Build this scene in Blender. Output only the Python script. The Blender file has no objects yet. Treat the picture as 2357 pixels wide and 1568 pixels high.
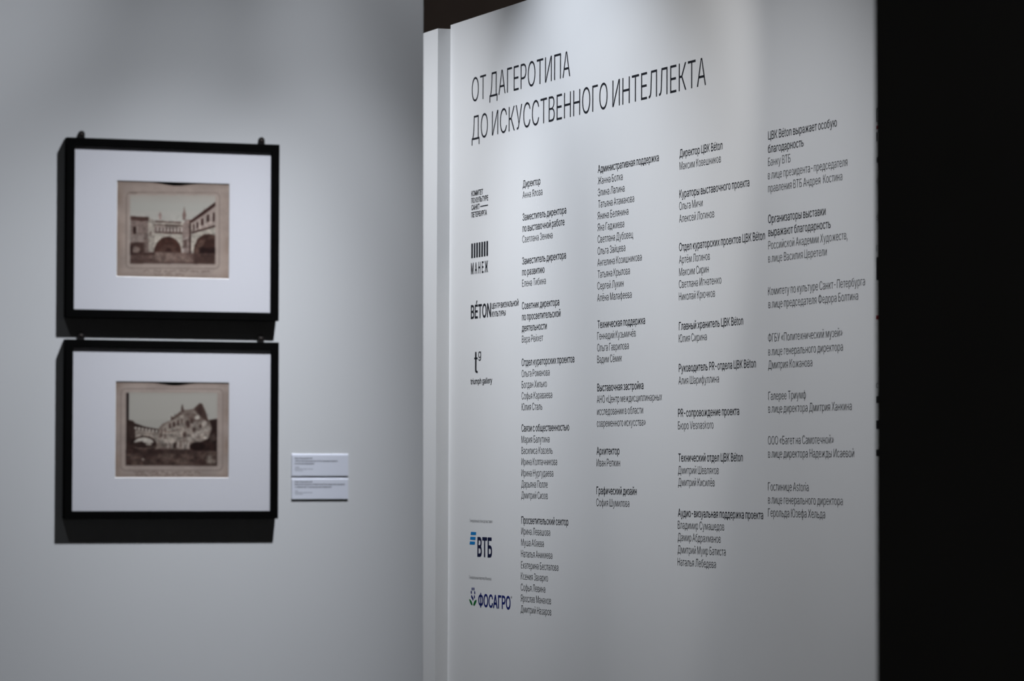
import bpy, bmesh, math, random
import numpy as np
from mathutils import Vector, Matrix
from mathutils.geometry import delaunay_2d_cdt

S = bpy.context.scene
C = S.collection
random.seed(4)

# ------------------------------------------------------------------ camera
EYE = 1.55
PITCH = math.radians(1.9625)
cam_data = bpy.data.cameras.new('camera')
cam_data.sensor_width = 36.0
cam_data.lens = 131.05                      # a short telephoto
cam_data.clip_start = 0.1
cam_data.clip_end = 60
cam_data.dof.use_dof = True
cam_data.dof.focus_distance = 10.0
cam_data.dof.aperture_fstop = 7.3
cam = bpy.data.objects.new('camera', cam_data)
C.objects.link(cam)
cam.location = (0, 0, EYE)
cam.rotation_euler = (math.radians(90) + PITCH, 0, 0)
S.camera = cam

# ------------------------------------------------------------------ world: an unlit hall with a trace of stray light
world = bpy.data.worlds.new('world')
world.use_nodes = True
bg = world.node_tree.nodes['Background']
bg.inputs[0].default_value = (1.0, 0.98, 0.95, 1)
bg.inputs[1].default_value = 0.0145
S.world = world

S.view_settings.view_transform = 'Standard'
S.view_settings.look = 'None'
S.view_settings.exposure = 0.0
S.view_settings.gamma = 1.0
S.view_settings.use_curve_mapping = False

# ------------------------------------------------------------------ the two wall directions (they stand at right angles)
PHI = math.radians(20.8429)
PANEL_FOOT = Vector((-0.1995, 11.2975, 0.0))        # far-left foot of the text wall
PANEL_DIR = Vector((math.sin(PHI), -math.cos(PHI), 0))   # along its face, towards the camera
PANEL_ROT = math.atan2(PANEL_DIR.y, PANEL_DIR.x)
PANEL_LEAN = 0.0046                                  # leans back a quarter of a degree
LEFT_FOOT = Vector((-0.6529, 7.2, 0.0))              # a point on the face of the left wall
LEFT_DIR = Vector((math.cos(PHI), math.sin(PHI), 0))
LEFT_ROT = PHI

PANEL_M = Matrix.Translation(PANEL_FOOT) @ Matrix.Rotation(PANEL_ROT, 4, 'Z') @ Matrix.Rotation(-PANEL_LEAN, 4, 'X')
LEFT_M = Matrix.Translation(LEFT_FOOT) @ Matrix.Rotation(LEFT_ROT, 4, 'Z')
# in both frames: x runs along the face, z up, the visible side is -y


def spot(name, frame, pos, target, power, angle, blend=1.0, radius=0.025, color=(0.885, 0.92, 0.985)):
    """A track spotlight given in the coordinates of a wall."""
    l = bpy.data.lights.new(name, 'SPOT')
    l.energy = power
    l.spot_size = math.radians(angle)
    l.spot_blend = blend
    l.shadow_soft_size = radius
    l.color = color
    o = bpy.data.objects.new(name, l)
    C.objects.link(o)
    p = frame @ Vector(pos)
    t = frame @ Vector(target)
    o.location = p
    o.rotation_euler = (t - p).to_track_quat('-Z', 'Y').to_euler()
    return o


# the left wall: a cluster of spots on a track just above and to the right of the pictures, one more further along
spot('track_spot', LEFT_M, (0.398, -0.77, 3.38), (-0.585, 0.0, -0.159), 134, 47.4, 0.85)
spot('track_spot', LEFT_M, (0.357, -0.77, 3.38), (0.471, 0.0, 2.525), 19, 34.4, 0.85)
spot('track_spot', LEFT_M, (0.409, -0.77, 3.38), (0.231, 0.0, 1.268), 63, 34.4, 1.0)
spot('track_spot', LEFT_M, (0.390, -0.77, 3.38), (-0.372, 0.0, 0.919), 51, 58.8, 0.89)
spot('track_spot', LEFT_M, (0.417, -0.77, 3.38), (-1.110, 0.0, 2.272), 53, 54.4, 0.85)
spot('track_spot', LEFT_M, (-0.80, -0.77, 3.30), (-1.10, 0.0, 1.6), 10, 80)
# the text wall: a row of spots on a track in front of it
spot('track_spot', PANEL_M, (0.415, -1.983, 3.611), (-0.228, 0.0, 1.860), 222, 61.3, 1.0, color=(0.895, 0.92, 0.968))
spot('track_spot', PANEL_M, (0.884, -1.287, 3.727), (1.125, 0.0, 2.306), 130, 54.8, 1.0, color=(0.87, 0.92, 1.0))
spot('track_spot', PANEL_M, (2.823, -1.967, 3.321), (2.235, 0.0, 1.547), 122, 67.7, 0.95, color=(0.905, 0.92, 0.955))
spot('track_spot', PANEL_M, (2.834, -0.686, 3.760), (0.552, 0.0, 0.974), 52, 45.5, 0.46, color=(0.94, 0.92, 0.90))



def fill_light(loc, power, color):
    l = bpy.data.lights.new('fill_light', 'POINT')
    l.energy = power
    l.shadow_soft_size = 0.3
    l.color = color
    o = bpy.data.objects.new('fill_light', l)
    C.objects.link(o)
    o.location = loc


fill_light((1.5, 14.0, 1.2), 85, (1.0, 0.88, 0.82))      # warm unseen fill, added to brighten the brown wall beyond the text wall
fill_light((3.0, 3.4, 2.8), 7, (1.0, 0.97, 0.93))       # dim unseen fill, added to lift the face of the black partition


# ------------------------------------------------------------------ materials
def mat(name, color, rough=0.6, metal=0.0, noise=0.0, scale=40.0, bump=0.0, bump_scale=300.0, spec=0.3):
    m = bpy.data.materials.new(name)
    m.use_nodes = True
    nt = m.node_tree
    b = nt.nodes['Principled BSDF']
    b.inputs['Base Color'].default_value = (*color, 1)
    b.inputs['Roughness'].default_value = rough
    b.inputs['Metallic'].default_value = metal
    b.inputs['Specular IOR Level'].default_value = spec
    tc = nt.nodes.new('ShaderNodeTexCoord')
    if noise:
        n = nt.nodes.new('ShaderNodeTexNoise')
        n.inputs['Scale'].default_value = scale
        n.inputs['Detail'].default_value = 5
        nt.links.new(tc.outputs['Object'], n.inputs['Vector'])
        r = nt.nodes.new('ShaderNodeValToRGB')
        r.color_ramp.elements[0].position = 0.3
        r.color_ramp.elements[1].position = 0.7
        r.color_ramp.elements[0].color = (*[c * (1 - noise) for c in color], 1)
        r.color_ramp.elements[1].color = (*[min(1, c * (1 + noise)) for c in color], 1)
        nt.links.new(n.outputs['Fac'], r.inputs['Fac'])
        nt.links.new(r.outputs['Color'], b.inputs['Base Color'])
    if bump:
        n2 = nt.nodes.new('ShaderNodeTexNoise')
        n2.inputs['Scale'].default_value = bump_scale
        n2.inputs['Detail'].default_value = 3
        nt.links.new(tc.outputs['Object'], n2.inputs['Vector'])
        bp = nt.nodes.new('ShaderNodeBump')
        bp.inputs['Strength'].default_value = bump
        bp.inputs['Distance'].default_value = 0.001
        nt.links.new(n2.outputs['Fac'], bp.inputs['Height'])
        nt.links.new(bp.outputs['Normal'], b.inputs['Normal'])
    return m


M_PAINT = mat('white_wall_paint', (0.78, 0.79, 0.80), 0.85, noise=0.012, scale=3.0, bump=0.12, bump_scale=220, spec=0.15)
M_BOARD = mat('white_board_paint', (0.80, 0.81, 0.82), 0.7, noise=0.010, scale=4.0, bump=0.08, bump_scale=260, spec=0.2)
M_BLACK_WALL = mat('charcoal_wall_paint', (0.24, 0.24, 0.24), 0.9, noise=0.05, scale=6.0, spec=0.1)
M_DARK_HALL = mat('dark_brown_wall', (0.16, 0.14, 0.13), 0.9, noise=0.08, scale=5.0, spec=0.1)
M_CEIL = mat('black_ceiling', (0.02, 0.02, 0.02), 0.9)
M_FLOOR = mat('grey_floor', (0.12, 0.118, 0.115), 0.6, noise=0.12, scale=8.0)
M_INK = mat('black_vinyl', (0.018, 0.020, 0.026), 0.5, spec=0.2)
M_NAVY = mat('navy_vinyl', (0.008, 0.012, 0.05), 0.5, spec=0.2)
M_VIOLET = mat('indigo_vinyl', (0.012, 0.022, 0.16), 0.5, spec=0.2)
M_BLUE = mat('blue_vinyl', (0.004, 0.20, 0.54), 0.5, spec=0.2)
M_GREEN = mat('green_vinyl', (0.004, 0.15, 0.03), 0.5, spec=0.2)
M_RED = mat('red_vinyl', (0.30, 0.01, 0.02), 0.5, spec=0.2)
M_FRAME = mat('black_lacquer', (0.004, 0.004, 0.004), 0.7, noise=0.1, scale=30, spec=0.02)
M_TAB = mat('black_metal', (0.012, 0.010, 0.010), 0.5, spec=0.3)
M_SCREW = mat('burnished_screw', (0.05, 0.04, 0.035), 0.5, metal=0.3)
M_MAT = mat('mat_board', (0.85, 0.85, 0.90), 0.9, bump=0.1, bump_scale=900, spec=0.1)
M_CORE = mat('mat_core', (0.90, 0.89, 0.88), 0.9, spec=0.1)
M_BACK = mat('black_backing', (0.012, 0.010, 0.010), 0.9)
M_CARD = mat('caption_card_paper', (0.84, 0.87, 0.97), 0.9, bump=0.05, bump_scale=900, spec=0.1)
M_CAPTION = mat('caption_ink', (0.05, 0.055, 0.075), 0.8)
INKS = {'ink': M_INK, 'navy': M_NAVY, 'violet': M_VIOLET}

# clear picture glass: lets light straight through and mirrors a little at grazing angles
M_GLASS = bpy.data.materials.new('picture_glass')
M_GLASS.use_nodes = True
nt = M_GLASS.node_tree
nt.nodes.clear()
out = nt.nodes.new('ShaderNodeOutputMaterial')
mx = nt.nodes.new('ShaderNodeMixShader')
tr = nt.nodes.new('ShaderNodeBsdfTransparent')
gl = nt.nodes.new('ShaderNodeBsdfGlossy')
fr = nt.nodes.new('ShaderNodeLayerWeight')
pw = nt.nodes.new('ShaderNodeMath')
pw.operation = 'POWER'
pw.inputs[1].default_value = 5.0
ma = nt.nodes.new('ShaderNodeMath')
ma.operation = 'MULTIPLY_ADD'
ma.inputs[1].default_value = 0.6
ma.inputs[2].default_value = 0.008          # anti-reflection glass
gl.inputs['Roughness'].default_value = 0.02
nt.links.new(fr.outputs['Facing'], pw.inputs[0])
nt.links.new(pw.outputs[0], ma.inputs[0])
nt.links.new(ma.outputs[0], mx.inputs[0])
nt.links.new(tr.outputs[0], mx.inputs[1])
nt.links.new(gl.outputs[0], mx.inputs[2])
nt.links.new(mx.outputs[0], out.inputs[0])

# old albumen print: the tones of the picture are stored on its grid
M_PRINT = bpy.data.materials.new('albumen_print')
M_PRINT.use_nodes = True
nt = M_PRINT.node_tree
b = nt.nodes['Principled BSDF']
b.inputs['Roughness'].default_value = 0.7
b.inputs['Specular IOR Level'].default_value = 0.1
at = nt.nodes.new('ShaderNodeAttribute')
at.attribute_name = 'tone'
nt.links.new(at.outputs['Color'], b.inputs['Base Color'])


# ------------------------------------------------------------------ object helpers
def link(name, me, material, parent=None, label=None):
    if material is not None and not me.materials:
        me.materials.append(material)
    o = bpy.data.objects.new(name, me)
    C.objects.link(o)
    if parent is not None:
        o.parent = parent
    if label:
        o['label'] = label
    return o


def thing(name, label, category, matrix, group=None):
    o = bpy.data.objects.new(name, None)
    o.empty_display_size = 0.1
    C.objects.link(o)
    o.matrix_world = matrix
    o['label'] = label
    o['category'] = category
    if group:
        o['group'] = group
    return o


def mesh_of(bm, name):
    bmesh.ops.recalc_face_normals(bm, faces=bm.faces)
    me = bpy.data.meshes.new(name)
    bm.to_mesh(me)
    bm.free()
    return me


def add_box(bm, x0, x1, y0, y1, z0, z1):
    v = [bm.verts.new(p) for p in ((x0, y0, z0), (x1, y0, z0), (x1, y1, z0), (x0, y1, z0),
                                   (x0, y0, z1), (x1, y0, z1), (x1, y1, z1), (x0, y1, z1))]
    fs = [bm.faces.new([v[i] for i in q]) for q in ((3, 2, 1, 0), (4, 5, 6, 7), (0, 1, 5, 4), (1, 2, 6, 5), (2, 3, 7, 6), (3, 0, 4, 7))]
    return v, fs


def box_mesh(name, x0, x1, y0, y1, z0, z1, bevel=0.0, seg=2):
    bm = bmesh.new()
    add_box(bm, x0, x1, y0, y1, z0, z1)
    if bevel:
        bmesh.ops.bevel(bm, geom=list(bm.edges), offset=bevel, segments=seg, affect='EDGES', profile=0.5)
    return mesh_of(bm, name)


def structure(name, me, material, matrix=None, label=None):
    o = link(name, me, material)
    if matrix is not None:
        o.matrix_world = matrix
    o['kind'] = 'structure'
    if label:
        o['label'] = label
    return o


# ------------------------------------------------------------------ lettering
# Grotesque letter outlines, 1000 units = cap height: char, advance, contours ('|' between pieces, '/' before a hole)
GLYPH_TEXT = """
А	943	167,0 374,595 418,729 482,940 456,940 519,732 564,595 777,0 910,0 543,1000 396,1000 32,0|727,279 727,391 216,391 216,279
Б	883	475,0 571,9 652,36 718,80 767,139 797,211 807,296 797,378 767,448 718,504 652,546 570,572 475,581 245,581 245,889 715,889 715,1000 118,1000 118,0/245,470 472,470 562,459 628,425 669,370 683,297 669,218 628,159 562,123 472,111 245,111
В	897	485,0 592,9 677,35 742,77 787,131 813,196 821,268 814,340 791,399 756,447 714,483 667,506 619,515 619,524 661,540 700,562 734,591 760,629 777,677 783,735 774,805 749,869 706,923 646,964 569,991 474,1000 118,1000 118,0/245,454 488,454 549,447 601,429 642,399 673,361 692,317 699,268 686,207 648,157 581,123 481,112 245,112/245,888 472,888 556,877 614,843 649,793 660,732 654,683 635,642 605,608 566,582 520,566 468,561 245,561
Г	789	118,1000 118,0 245,0 245,889 727,889 727,1000
Д	1118	184,-215 184,0 934,0 934,-215 1056,-215 1056,111 944,111 944,1000 319,1000 285,579 262,391 230,259 190,169 144,111 62,111 62,-215/321,157 347,219 368,294 385,381 409,579 435,889 818,889 818,111 290,111
Е	823	738,0 738,112 245,112 245,450 699,450 699,562 245,562 245,888 732,888 732,1000 118,1000 118,0
Ж	1313	593,1000 593,0 720,0 720,1000|179,0 450,444 864,444 1132,0 1277,0 955,519 1251,1000 1099,1000 843,556 473,556 215,1000 62,1000 359,520 36,0
З	846	518,-4 601,24 670,68 722,126 755,195 766,273 760,332 742,386 713,431 673,468 623,496 564,512 564,519 633,551 686,601 720,666 731,744 722,813 694,878 649,933 589,976 515,1004 428,1013 343,1005 266,980 201,939 149,885 116,819 103,744 226,744 234,791 255,830 287,861 328,884 375,899 426,903 477,898 521,883 558,858 585,825 601,784 607,737 600,689 582,648 551,614 511,589 463,573 407,568 326,568 326,457 407,457 476,451 534,434 580,406 614,369 635,325 642,274 634,225 613,182 579,146 536,120 483,103 423,98 367,103 317,117 275,141 242,172 220,212 210,259 82,259 95,183 129,116 182,62 250,21 332,-5 425,-13
И	1029	911,1000 762,1000 354,359 316,296 267,210 216,108 233,105 241,213 244,309 245,383 245,1000 118,1000 118,0 269,0 632,570 681,650 738,749 817,889 795,892 789,754 785,645 783,572 783,0 911,0
Й	1029	911,1000 762,1000 354,359 316,296 267,210 216,108 233,105 241,213 244,309 245,383 245,1000 118,1000 118,0 269,0 632,570 681,650 738,749 817,889 795,892 789,754 785,645 783,572 783,0 911,0|568,1112 614,1131 654,1161 684,1199 704,1245 710,1295 621,1295 614,1253 592,1220 558,1198 515,1191 473,1198 439,1220 417,1253 409,1295 321,1295 328,1245 348,1199 378,1160 417,1131 464,1112 515,1105
К	917	245,0 245,454 391,454 729,0 882,0 493,515 866,1000 712,1000 385,564 245,564 245,1000 118,1000 118,0
Л	1021	99,0 163,5 215,20 257,46 290,83 316,131 335,191 358,345 402,889 777,889 777,0 903,0 903,1000 287,1000 234,355 223,266 209,202 190,157 165,130 132,116 89,111 62,111 62,0
М	1235	240,0 240,572 239,646 238,731 236,818 234,899 220,899 254,801 285,710 313,631 335,572 562,0 672,0 896,572 919,633 947,713 978,805 1008,899 997,899 993,725 992,643 991,572 991,0 1116,0 1116,1000 936,1000 693,368 672,311 649,238 625,162 604,96 632,96 612,165 588,241 565,312 545,368 298,1000 118,1000 118,0
Н	1016	245,0 245,456 771,456 771,0 898,0 898,1000 771,1000 771,568 245,568 245,1000 118,1000 118,0
О	1048	647,2 754,49 844,125 912,227 955,352 969,499 955,647 912,773 844,875 754,951 647,998 525,1013 403,998 296,951 206,875 137,773 94,647 79,499 94,352 137,227 206,125 296,49 403,2 525,-13/439,115 362,150 297,206 246,284 214,382 203,499 214,618 246,716 297,794 362,850 439,885 525,896 610,885 687,851 752,795 803,717 835,618 846,499 835,382 803,283 752,205 687,149 610,115 525,104
П	1016	118,1000 118,0 245,0 245,888 771,888 771,0 898,0 898,1000
Р	874	245,0 245,889 456,889 527,882 584,862 626,831 655,789 672,740 677,683 672,627 655,577 626,535 584,503 528,483 457,477 215,477 215,365 462,365 568,376 653,407 719,457 766,522 794,598 803,683 794,769 766,845 719,909 653,958 568,990 462,1000 118,1000 118,0
С	1003	600,-8 669,9 734,37 791,74 840,122 881,178 911,243 930,315 803,315 788,267 765,225 737,188 702,158 663,135 620,118 574,107 526,104 439,116 361,150 296,207 246,284 214,382 203,499 214,617 246,715 296,793 361,850 438,884 526,896 574,893 620,883 663,866 702,842 737,812 765,776 788,733 803,685 930,685 910,758 880,822 840,879 790,926 733,964 669,991 599,1008 526,1013 403,998 295,951 205,875 137,773 94,647 79,499 94,352 137,227 205,125 295,49 403,2 526,-13
Т	882	379,888 379,0 505,0 505,888 819,888 819,1000 62,1000 62,888
У	858	238,0 307,5 361,21 402,46 433,80 480,165 826,1000 689,1000 570,701 487,481 420,292 456,292 411,423 363,555 303,701 171,1000 32,1000 384,228 364,181 346,150 320,129 285,117 240,113 170,113 170,0
Ф	1136	611,72 739,85 848,124 936,187 1002,272 1043,377 1056,500 1043,623 1002,728 936,813 848,876 739,915 611,928 524,928 397,915 288,876 199,813 134,728 93,623 79,500 93,377 134,272 199,187 288,124 397,85 524,72/432,198 351,224 287,269 240,330 211,408 202,500 211,592 240,670 287,731 351,776 432,802 530,811 606,811 704,802 785,776 849,731 896,670 924,592 934,500 924,408 896,330 849,269 785,224 704,198 606,189 530,189|631,-57 631,1057 505,1057 505,-57
Х	932	180,0 357,254 405,326 443,386 481,454 453,454 491,384 528,324 574,254 750,0 896,0 509,564 509,470 877,1000 734,1000 587,787 534,710 495,646 456,574 479,574 439,647 401,710 350,787 205,1000 58,1000 427,464 427,559 36,0
Ц	986	868,1000 742,1000 742,111 245,111 245,1000 118,1000 118,0 868,0|966,-215 966,111 795,111 795,0 846,0 846,-215
Ч	957	528,379 609,398 683,427 750,464 750,589 683,546 611,514 535,493 454,486 366,498 294,535 246,599 230,693 230,1000 103,1000 103,693 113,592 144,511 193,450 259,407 341,382 438,373|839,0 839,1000 712,1000 712,0
Ш	1310	118,0 1192,0 1192,1000 1065,1000 1065,111 718,111 718,1000 592,1000 592,111 245,111 245,1000 118,1000
Щ	1330	118,0 1192,0 1192,1000 1065,1000 1065,111 718,111 718,1000 592,1000 592,111 245,111 245,1000 118,1000|1289,-215 1290,111 1119,111 1119,0 1169,0 1169,-215
Ъ	1117	369,893 369,1000 62,1000 62,893|440,493 712,493 773,488 825,471 867,444 898,407 918,362 924,309 910,227 867,164 800,123 712,110 474,110 474,1000 348,1000 348,0 713,0 810,9 892,38 959,83 1009,144 1039,220 1050,308 1039,393 1008,466 959,525 892,568 809,596 713,605 440,605
Ы	1203	211,493 483,493 544,488 596,471 638,444 669,407 689,362 695,309 681,227 638,164 571,123 483,110 245,110 245,1000 118,1000 118,0 484,0 581,9 663,38 730,83 780,144 811,220 821,308 810,393 780,466 730,525 663,568 580,596 484,605 211,605|958,1000 958,0 1085,0 1085,1000
Ь	888	211,493 483,493 544,488 596,471 638,444 669,407 689,362 695,309 681,227 638,164 571,123 483,110 245,110 245,1000 118,1000 118,0 484,0 581,9 663,38 730,83 780,144 811,220 821,308 810,393 780,466 730,525 663,568 580,596 484,605 211,605
Э	1003	600,2 708,49 797,125 866,227 909,353 923,499 909,647 866,773 798,875 708,951 600,998 478,1013 404,1008 334,991 270,964 212,926 163,879 122,822 92,758 73,685 200,685 215,733 237,776 266,812 300,842 340,866 383,883 430,893 478,896 565,884 642,850 707,793 757,715 789,617 799,499 789,382 757,284 707,207 642,150 565,116 478,104 430,107 383,117 340,134 300,158 266,188 237,225 215,267 200,315 73,315 92,243 122,179 162,122 211,75 269,37 333,9 403,-8 478,-13|844,454 844,566 381,566 381,454
Ю	1392	179,558 179,451 458,451 458,558|118,1000 118,0 245,0 245,1000|990,2 1098,49 1187,125 1255,227 1298,352 1313,499 1298,647 1255,773 1187,875 1098,951 990,998 868,1013 747,998 639,951 549,875 481,773 437,647 423,499 437,352 481,227 549,125 639,49 747,2 868,-13/783,115 706,150 640,206 590,284 558,382 547,499 558,618 590,716 640,794 706,850 783,885 868,896 954,885 1031,851 1096,795 1146,717 1179,618 1189,499 1179,382 1146,283 1096,205 1031,149 954,115 868,104
Я	883	764,1000 419,1000 313,990 228,960 162,913 115,851 87,777 78,692 87,607 115,534 163,473 229,427 314,398 419,389 694,389 694,501 424,501 354,507 298,524 256,553 227,591 210,637 204,692 210,748 227,796 256,835 298,864 354,882 426,889 638,889 638,0 764,0|431,450 288,450 42,0 189,0
а	765	374,-12 423,2 464,23 495,48 536,102 544,102 544,0 662,0 662,494 655,570 634,630 602,675 562,708 517,731 470,746 381,756 321,751 261,738 205,715 154,680 112,633 81,572 197,538 211,565 231,591 259,615 293,634 335,646 385,650 432,646 471,633 502,612 524,583 537,547 542,505 542,501 537,477 521,462 459,446 350,432 246,414 197,400 152,380 114,352 85,316 66,270 60,212 68,144 94,88 134,42 186,10 247,-10 314,-17/292,93 255,103 224,119 200,142 185,171 181,206 186,244 203,274 230,296 264,312 345,330 394,337 455,346 510,358 542,373 542,271 536,226 518,183 488,145 448,115 397,96 335,89
б	809	499,-4 580,33 648,91 699,166 731,256 742,356 732,453 703,539 657,612 598,667 528,702 450,714 387,707 329,687 276,656 231,617 195,571 169,522 166,522 183,625 209,701 249,753 304,788 377,808 468,819 541,829 597,847 638,872 665,906 680,949 685,1000 578,1000 569,959 557,944 537,933 468,920 385,911 312,895 251,871 199,837 156,793 123,738 98,671 81,592 70,498 67,389 67,364 78,254 112,161 166,86 235,30 316,-5 408,-16/345,98 291,123 247,162 214,213 195,275 188,345 195,418 216,482 251,535 296,575 352,600 415,609 476,601 527,578 568,540 597,489 615,425 621,350 615,275 596,211 565,160 523,121 471,98 409,90
в	770	456,0 528,7 589,26 638,57 674,98 697,147 704,201 698,255 679,299 649,335 613,363 573,382 531,392 590,411 636,443 665,488 675,547 657,628 603,692 519,732 409,746 103,746 103,0/217,332 456,332 508,324 548,300 572,262 581,211 572,169 548,137 508,116 456,109 217,109/217,636 409,636 470,630 516,610 545,579 554,537 545,494 516,461 470,440 410,433 217,433
г	597	103,746 103,0 223,0 223,635 569,635 569,746
д	840	146,-215 146,0 695,0 695,-215 814,-215 814,111 700,111 700,746 217,746 192,454 177,322 156,229 127,162 87,111 26,111 26,-215/257,171 280,249 297,343 309,454 326,635 581,635 581,111 223,111
е	794	490,-10 555,9 612,38 659,77 694,124 717,179 601,207 584,172 561,143 532,120 499,104 460,94 417,91 353,98 297,121 251,158 217,209 196,273 189,349 189,415 195,474 214,530 245,578 288,616 341,641 403,649 465,641 516,617 556,578 585,528 603,467 609,397 664,434 147,434 147,333 730,333 730,381 723,475 702,554 670,619 628,670 578,709 522,735 464,751 403,756 308,743 226,706 159,647 109,569 78,475 67,367 78,260 109,167 161,90 230,32 316,-4 417,-16
ж	1107	187,0 438,318 495,318 495,0 615,0 615,318 672,318 921,0 1066,0 766,379 1063,746 919,746 673,429 615,429 615,746 495,746 495,429 435,429 187,746 45,746 343,379 41,0
з	675	413,-2 480,19 536,52 579,95 606,147 615,205 604,269 571,322 517,361 443,382 443,387 499,406 545,441 576,489 586,548 578,603 556,652 519,694 470,727 410,747 340,754 272,748 210,729 157,699 115,658 88,609 78,552 194,552 206,595 239,628 286,649 340,656 392,648 433,625 460,589 468,543 458,495 426,458 379,434 320,426 270,426 270,336 320,336 390,328 444,302 478,263 489,213 479,166 447,128 398,102 336,93 279,100 231,120 197,150 184,187 62,187 72,132 100,84 143,45 199,15 264,-3 336,-9
и	807	703,746 589,746 232,204 223,204 223,746 103,746 103,0 218,0 575,540 583,540 583,0 703,0
й	807	703,746 589,746 232,204 223,204 223,746 103,746 103,0 218,0 575,540 583,540 583,0 703,0|456,857 502,877 542,906 572,945 592,990 598,1040 509,1040 502,999 480,965 446,944 403,936 361,944 327,965 305,999 297,1040 209,1040 216,990 236,945 266,906 305,876 352,857 403,851
к	740	223,0 223,312 328,312 570,0 723,0 419,385 719,746 566,746 299,423 223,423 223,746 103,746 103,0
л	787	54,0 128,10 185,41 226,93 254,165 271,259 281,372 293,635 563,635 563,0 684,0 684,746 179,746 165,414 153,261 144,208 132,169 115,141 95,123 70,114 40,111 13,111 13,0
м	1052	223,0 223,388 222,469 222,548 220,625 219,697 201,697 232,590 265,495 307,389 472,0 578,0 741,389 784,495 816,591 846,697 832,697 830,618 828,465 828,0 948,0 948,746 766,746 595,330 568,259 547,196 531,137 516,80 537,80 521,138 504,197 484,260 456,330 284,746 103,746 103,0
н	803	195,438 195,328 607,328 607,438|103,746 103,0 223,0 223,746|579,746 579,0 699,0 699,746
о	816	504,-4 587,32 655,90 706,167 738,261 749,368 738,478 706,572 655,649 587,707 504,744 407,756 312,744 230,707 161,649 110,572 78,478 67,368 78,261 110,167 161,90 230,32 312,-4 407,-16/340,101 285,130 243,174 213,231 195,297 189,368 195,441 213,508 243,565 285,610 340,639 407,648 476,639 531,610 574,565 604,507 622,441 628,368 622,297 604,231 574,174 531,130 476,101 407,91
п	803	103,746 103,0 224,0 224,635 579,635 579,0 699,0 699,746
р	834	223,-281 223,115 232,115 271,61 301,33 339,7 389,-10 451,-16 539,-4 616,32 679,89 727,166 757,261 767,371 757,481 727,575 679,652 615,709 538,744 450,756 387,750 337,733 299,708 270,680 232,628 220,628 220,746 103,746 103,-281/370,101 318,128 276,170 246,226 228,294 221,372 228,450 246,517 276,572 317,613 369,640 433,648 497,639 550,612 591,569 621,513 639,447 645,372 639,297 621,229 591,172 549,129 497,101 433,92
с	778	461,-12 512,-1 559,17 602,42 639,73 671,110 696,153 713,201 598,230 573,174 532,130 477,101 407,91 340,101 285,130 243,174 213,231 195,297 189,368 195,441 213,508 243,565 285,610 340,639 407,648 476,639 531,611 571,568 595,515 711,544 693,591 668,633 637,669 600,700 558,724 511,741 461,752 407,756 312,744 230,707 161,649 110,572 78,478 67,368 78,261 110,167 161,90 230,32 312,-4 407,-16
т	639	380,0 380,638 626,638 626,746 13,746 13,638 260,638 260,0
у	765	127,-281 180,-285 230,-281 274,-267 313,-243 347,-210 376,-167 401,-114 730,746 600,746 440,305 398,171 361,41 404,41 367,170 325,305 166,746 34,746 319,-3 296,-70 278,-114 256,-145 231,-165 204,-175 174,-177 140,-172 121,-168 93,-272
ф	938	530,-16 625,-4 708,32 776,90 828,167 860,261 871,368 860,478 828,572 776,649 708,707 625,744 530,756 409,756 314,744 231,707 162,649 110,572 78,478 67,368 78,261 110,167 162,90 231,32 314,-4 409,-16/341,95 285,125 242,171 211,230 193,296 187,368 193,442 211,510 242,570 286,618 341,649 409,659 530,659 598,649 653,618 696,570 727,510 745,442 752,368 745,296 727,230 696,171 653,125 598,95 530,85 409,85|530,-281 530,1000 409,1000 409,-281
х	744	180,0 291,168 351,267 402,357 340,357 393,267 454,168 564,0 703,0 410,421 410,332 691,746 554,746 458,601 398,498 345,405 407,405 352,498 290,601 197,746 56,746 336,336 337,429 41,0
ц	816	699,0 699,746 579,746 579,111 223,111 223,746 103,746 103,0|796,-215 797,111 626,111 626,0 676,0 676,-215
ч	789	480,239 560,256 638,281 638,391 519,357 457,347 389,344 324,354 271,383 235,434 223,508 223,746 103,746 103,508 123,388 181,302 272,250 389,233|685,0 685,746 565,746 565,0
ш	1125	103,0 1021,0 1021,746 901,746 901,111 622,111 622,746 502,746 502,111 223,111 223,746 103,746
щ	1144	103,0 1021,0 1021,746 901,746 901,111 622,111 622,746 502,746 502,111 223,111 223,746 103,746|1118,-215 1119,111 948,111 948,0 998,0 998,-215
ъ	881	276,648 276,746 13,746 13,648|324,368 540,368 601,359 650,332 682,290 693,238 682,186 650,146 601,120 540,111 342,111 342,746 222,746 222,0 540,0 621,8 689,32 742,70 782,119 805,178 813,242 805,307 782,365 742,412 689,449 621,472 540,480 324,480
ы	1004	205,368 421,368 482,359 531,332 563,290 574,238 563,186 531,146 482,120 421,111 223,111 223,746 103,746 103,0 421,0 502,8 570,32 624,70 663,119 687,178 695,242 687,307 663,365 624,412 570,449 502,472 421,480 205,480|900,0 900,746 780,746 780,0
ь	762	205,368 421,368 482,359 531,332 563,290 574,238 563,186 531,146 482,120 421,111 223,111 223,746 103,746 103,0 421,0 502,8 570,32 624,70 663,119 687,178 695,242 687,307 663,365 624,412 570,449 502,472 421,480 205,480
э	778	466,-4 548,32 616,90 668,167 700,261 711,368 700,478 668,572 616,649 548,707 466,744 370,756 317,752 267,741 220,724 178,700 141,669 110,633 85,591 67,544 183,515 207,568 247,611 302,639 370,648 438,639 493,610 535,565 565,508 583,441 589,368 583,297 565,231 535,174 493,130 438,101 370,91 301,101 246,130 205,174 180,230 64,201 83,153 107,110 139,73 176,42 218,17 265,-1 316,-12 370,-16|608,428 260,428 260,320 608,320
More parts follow.
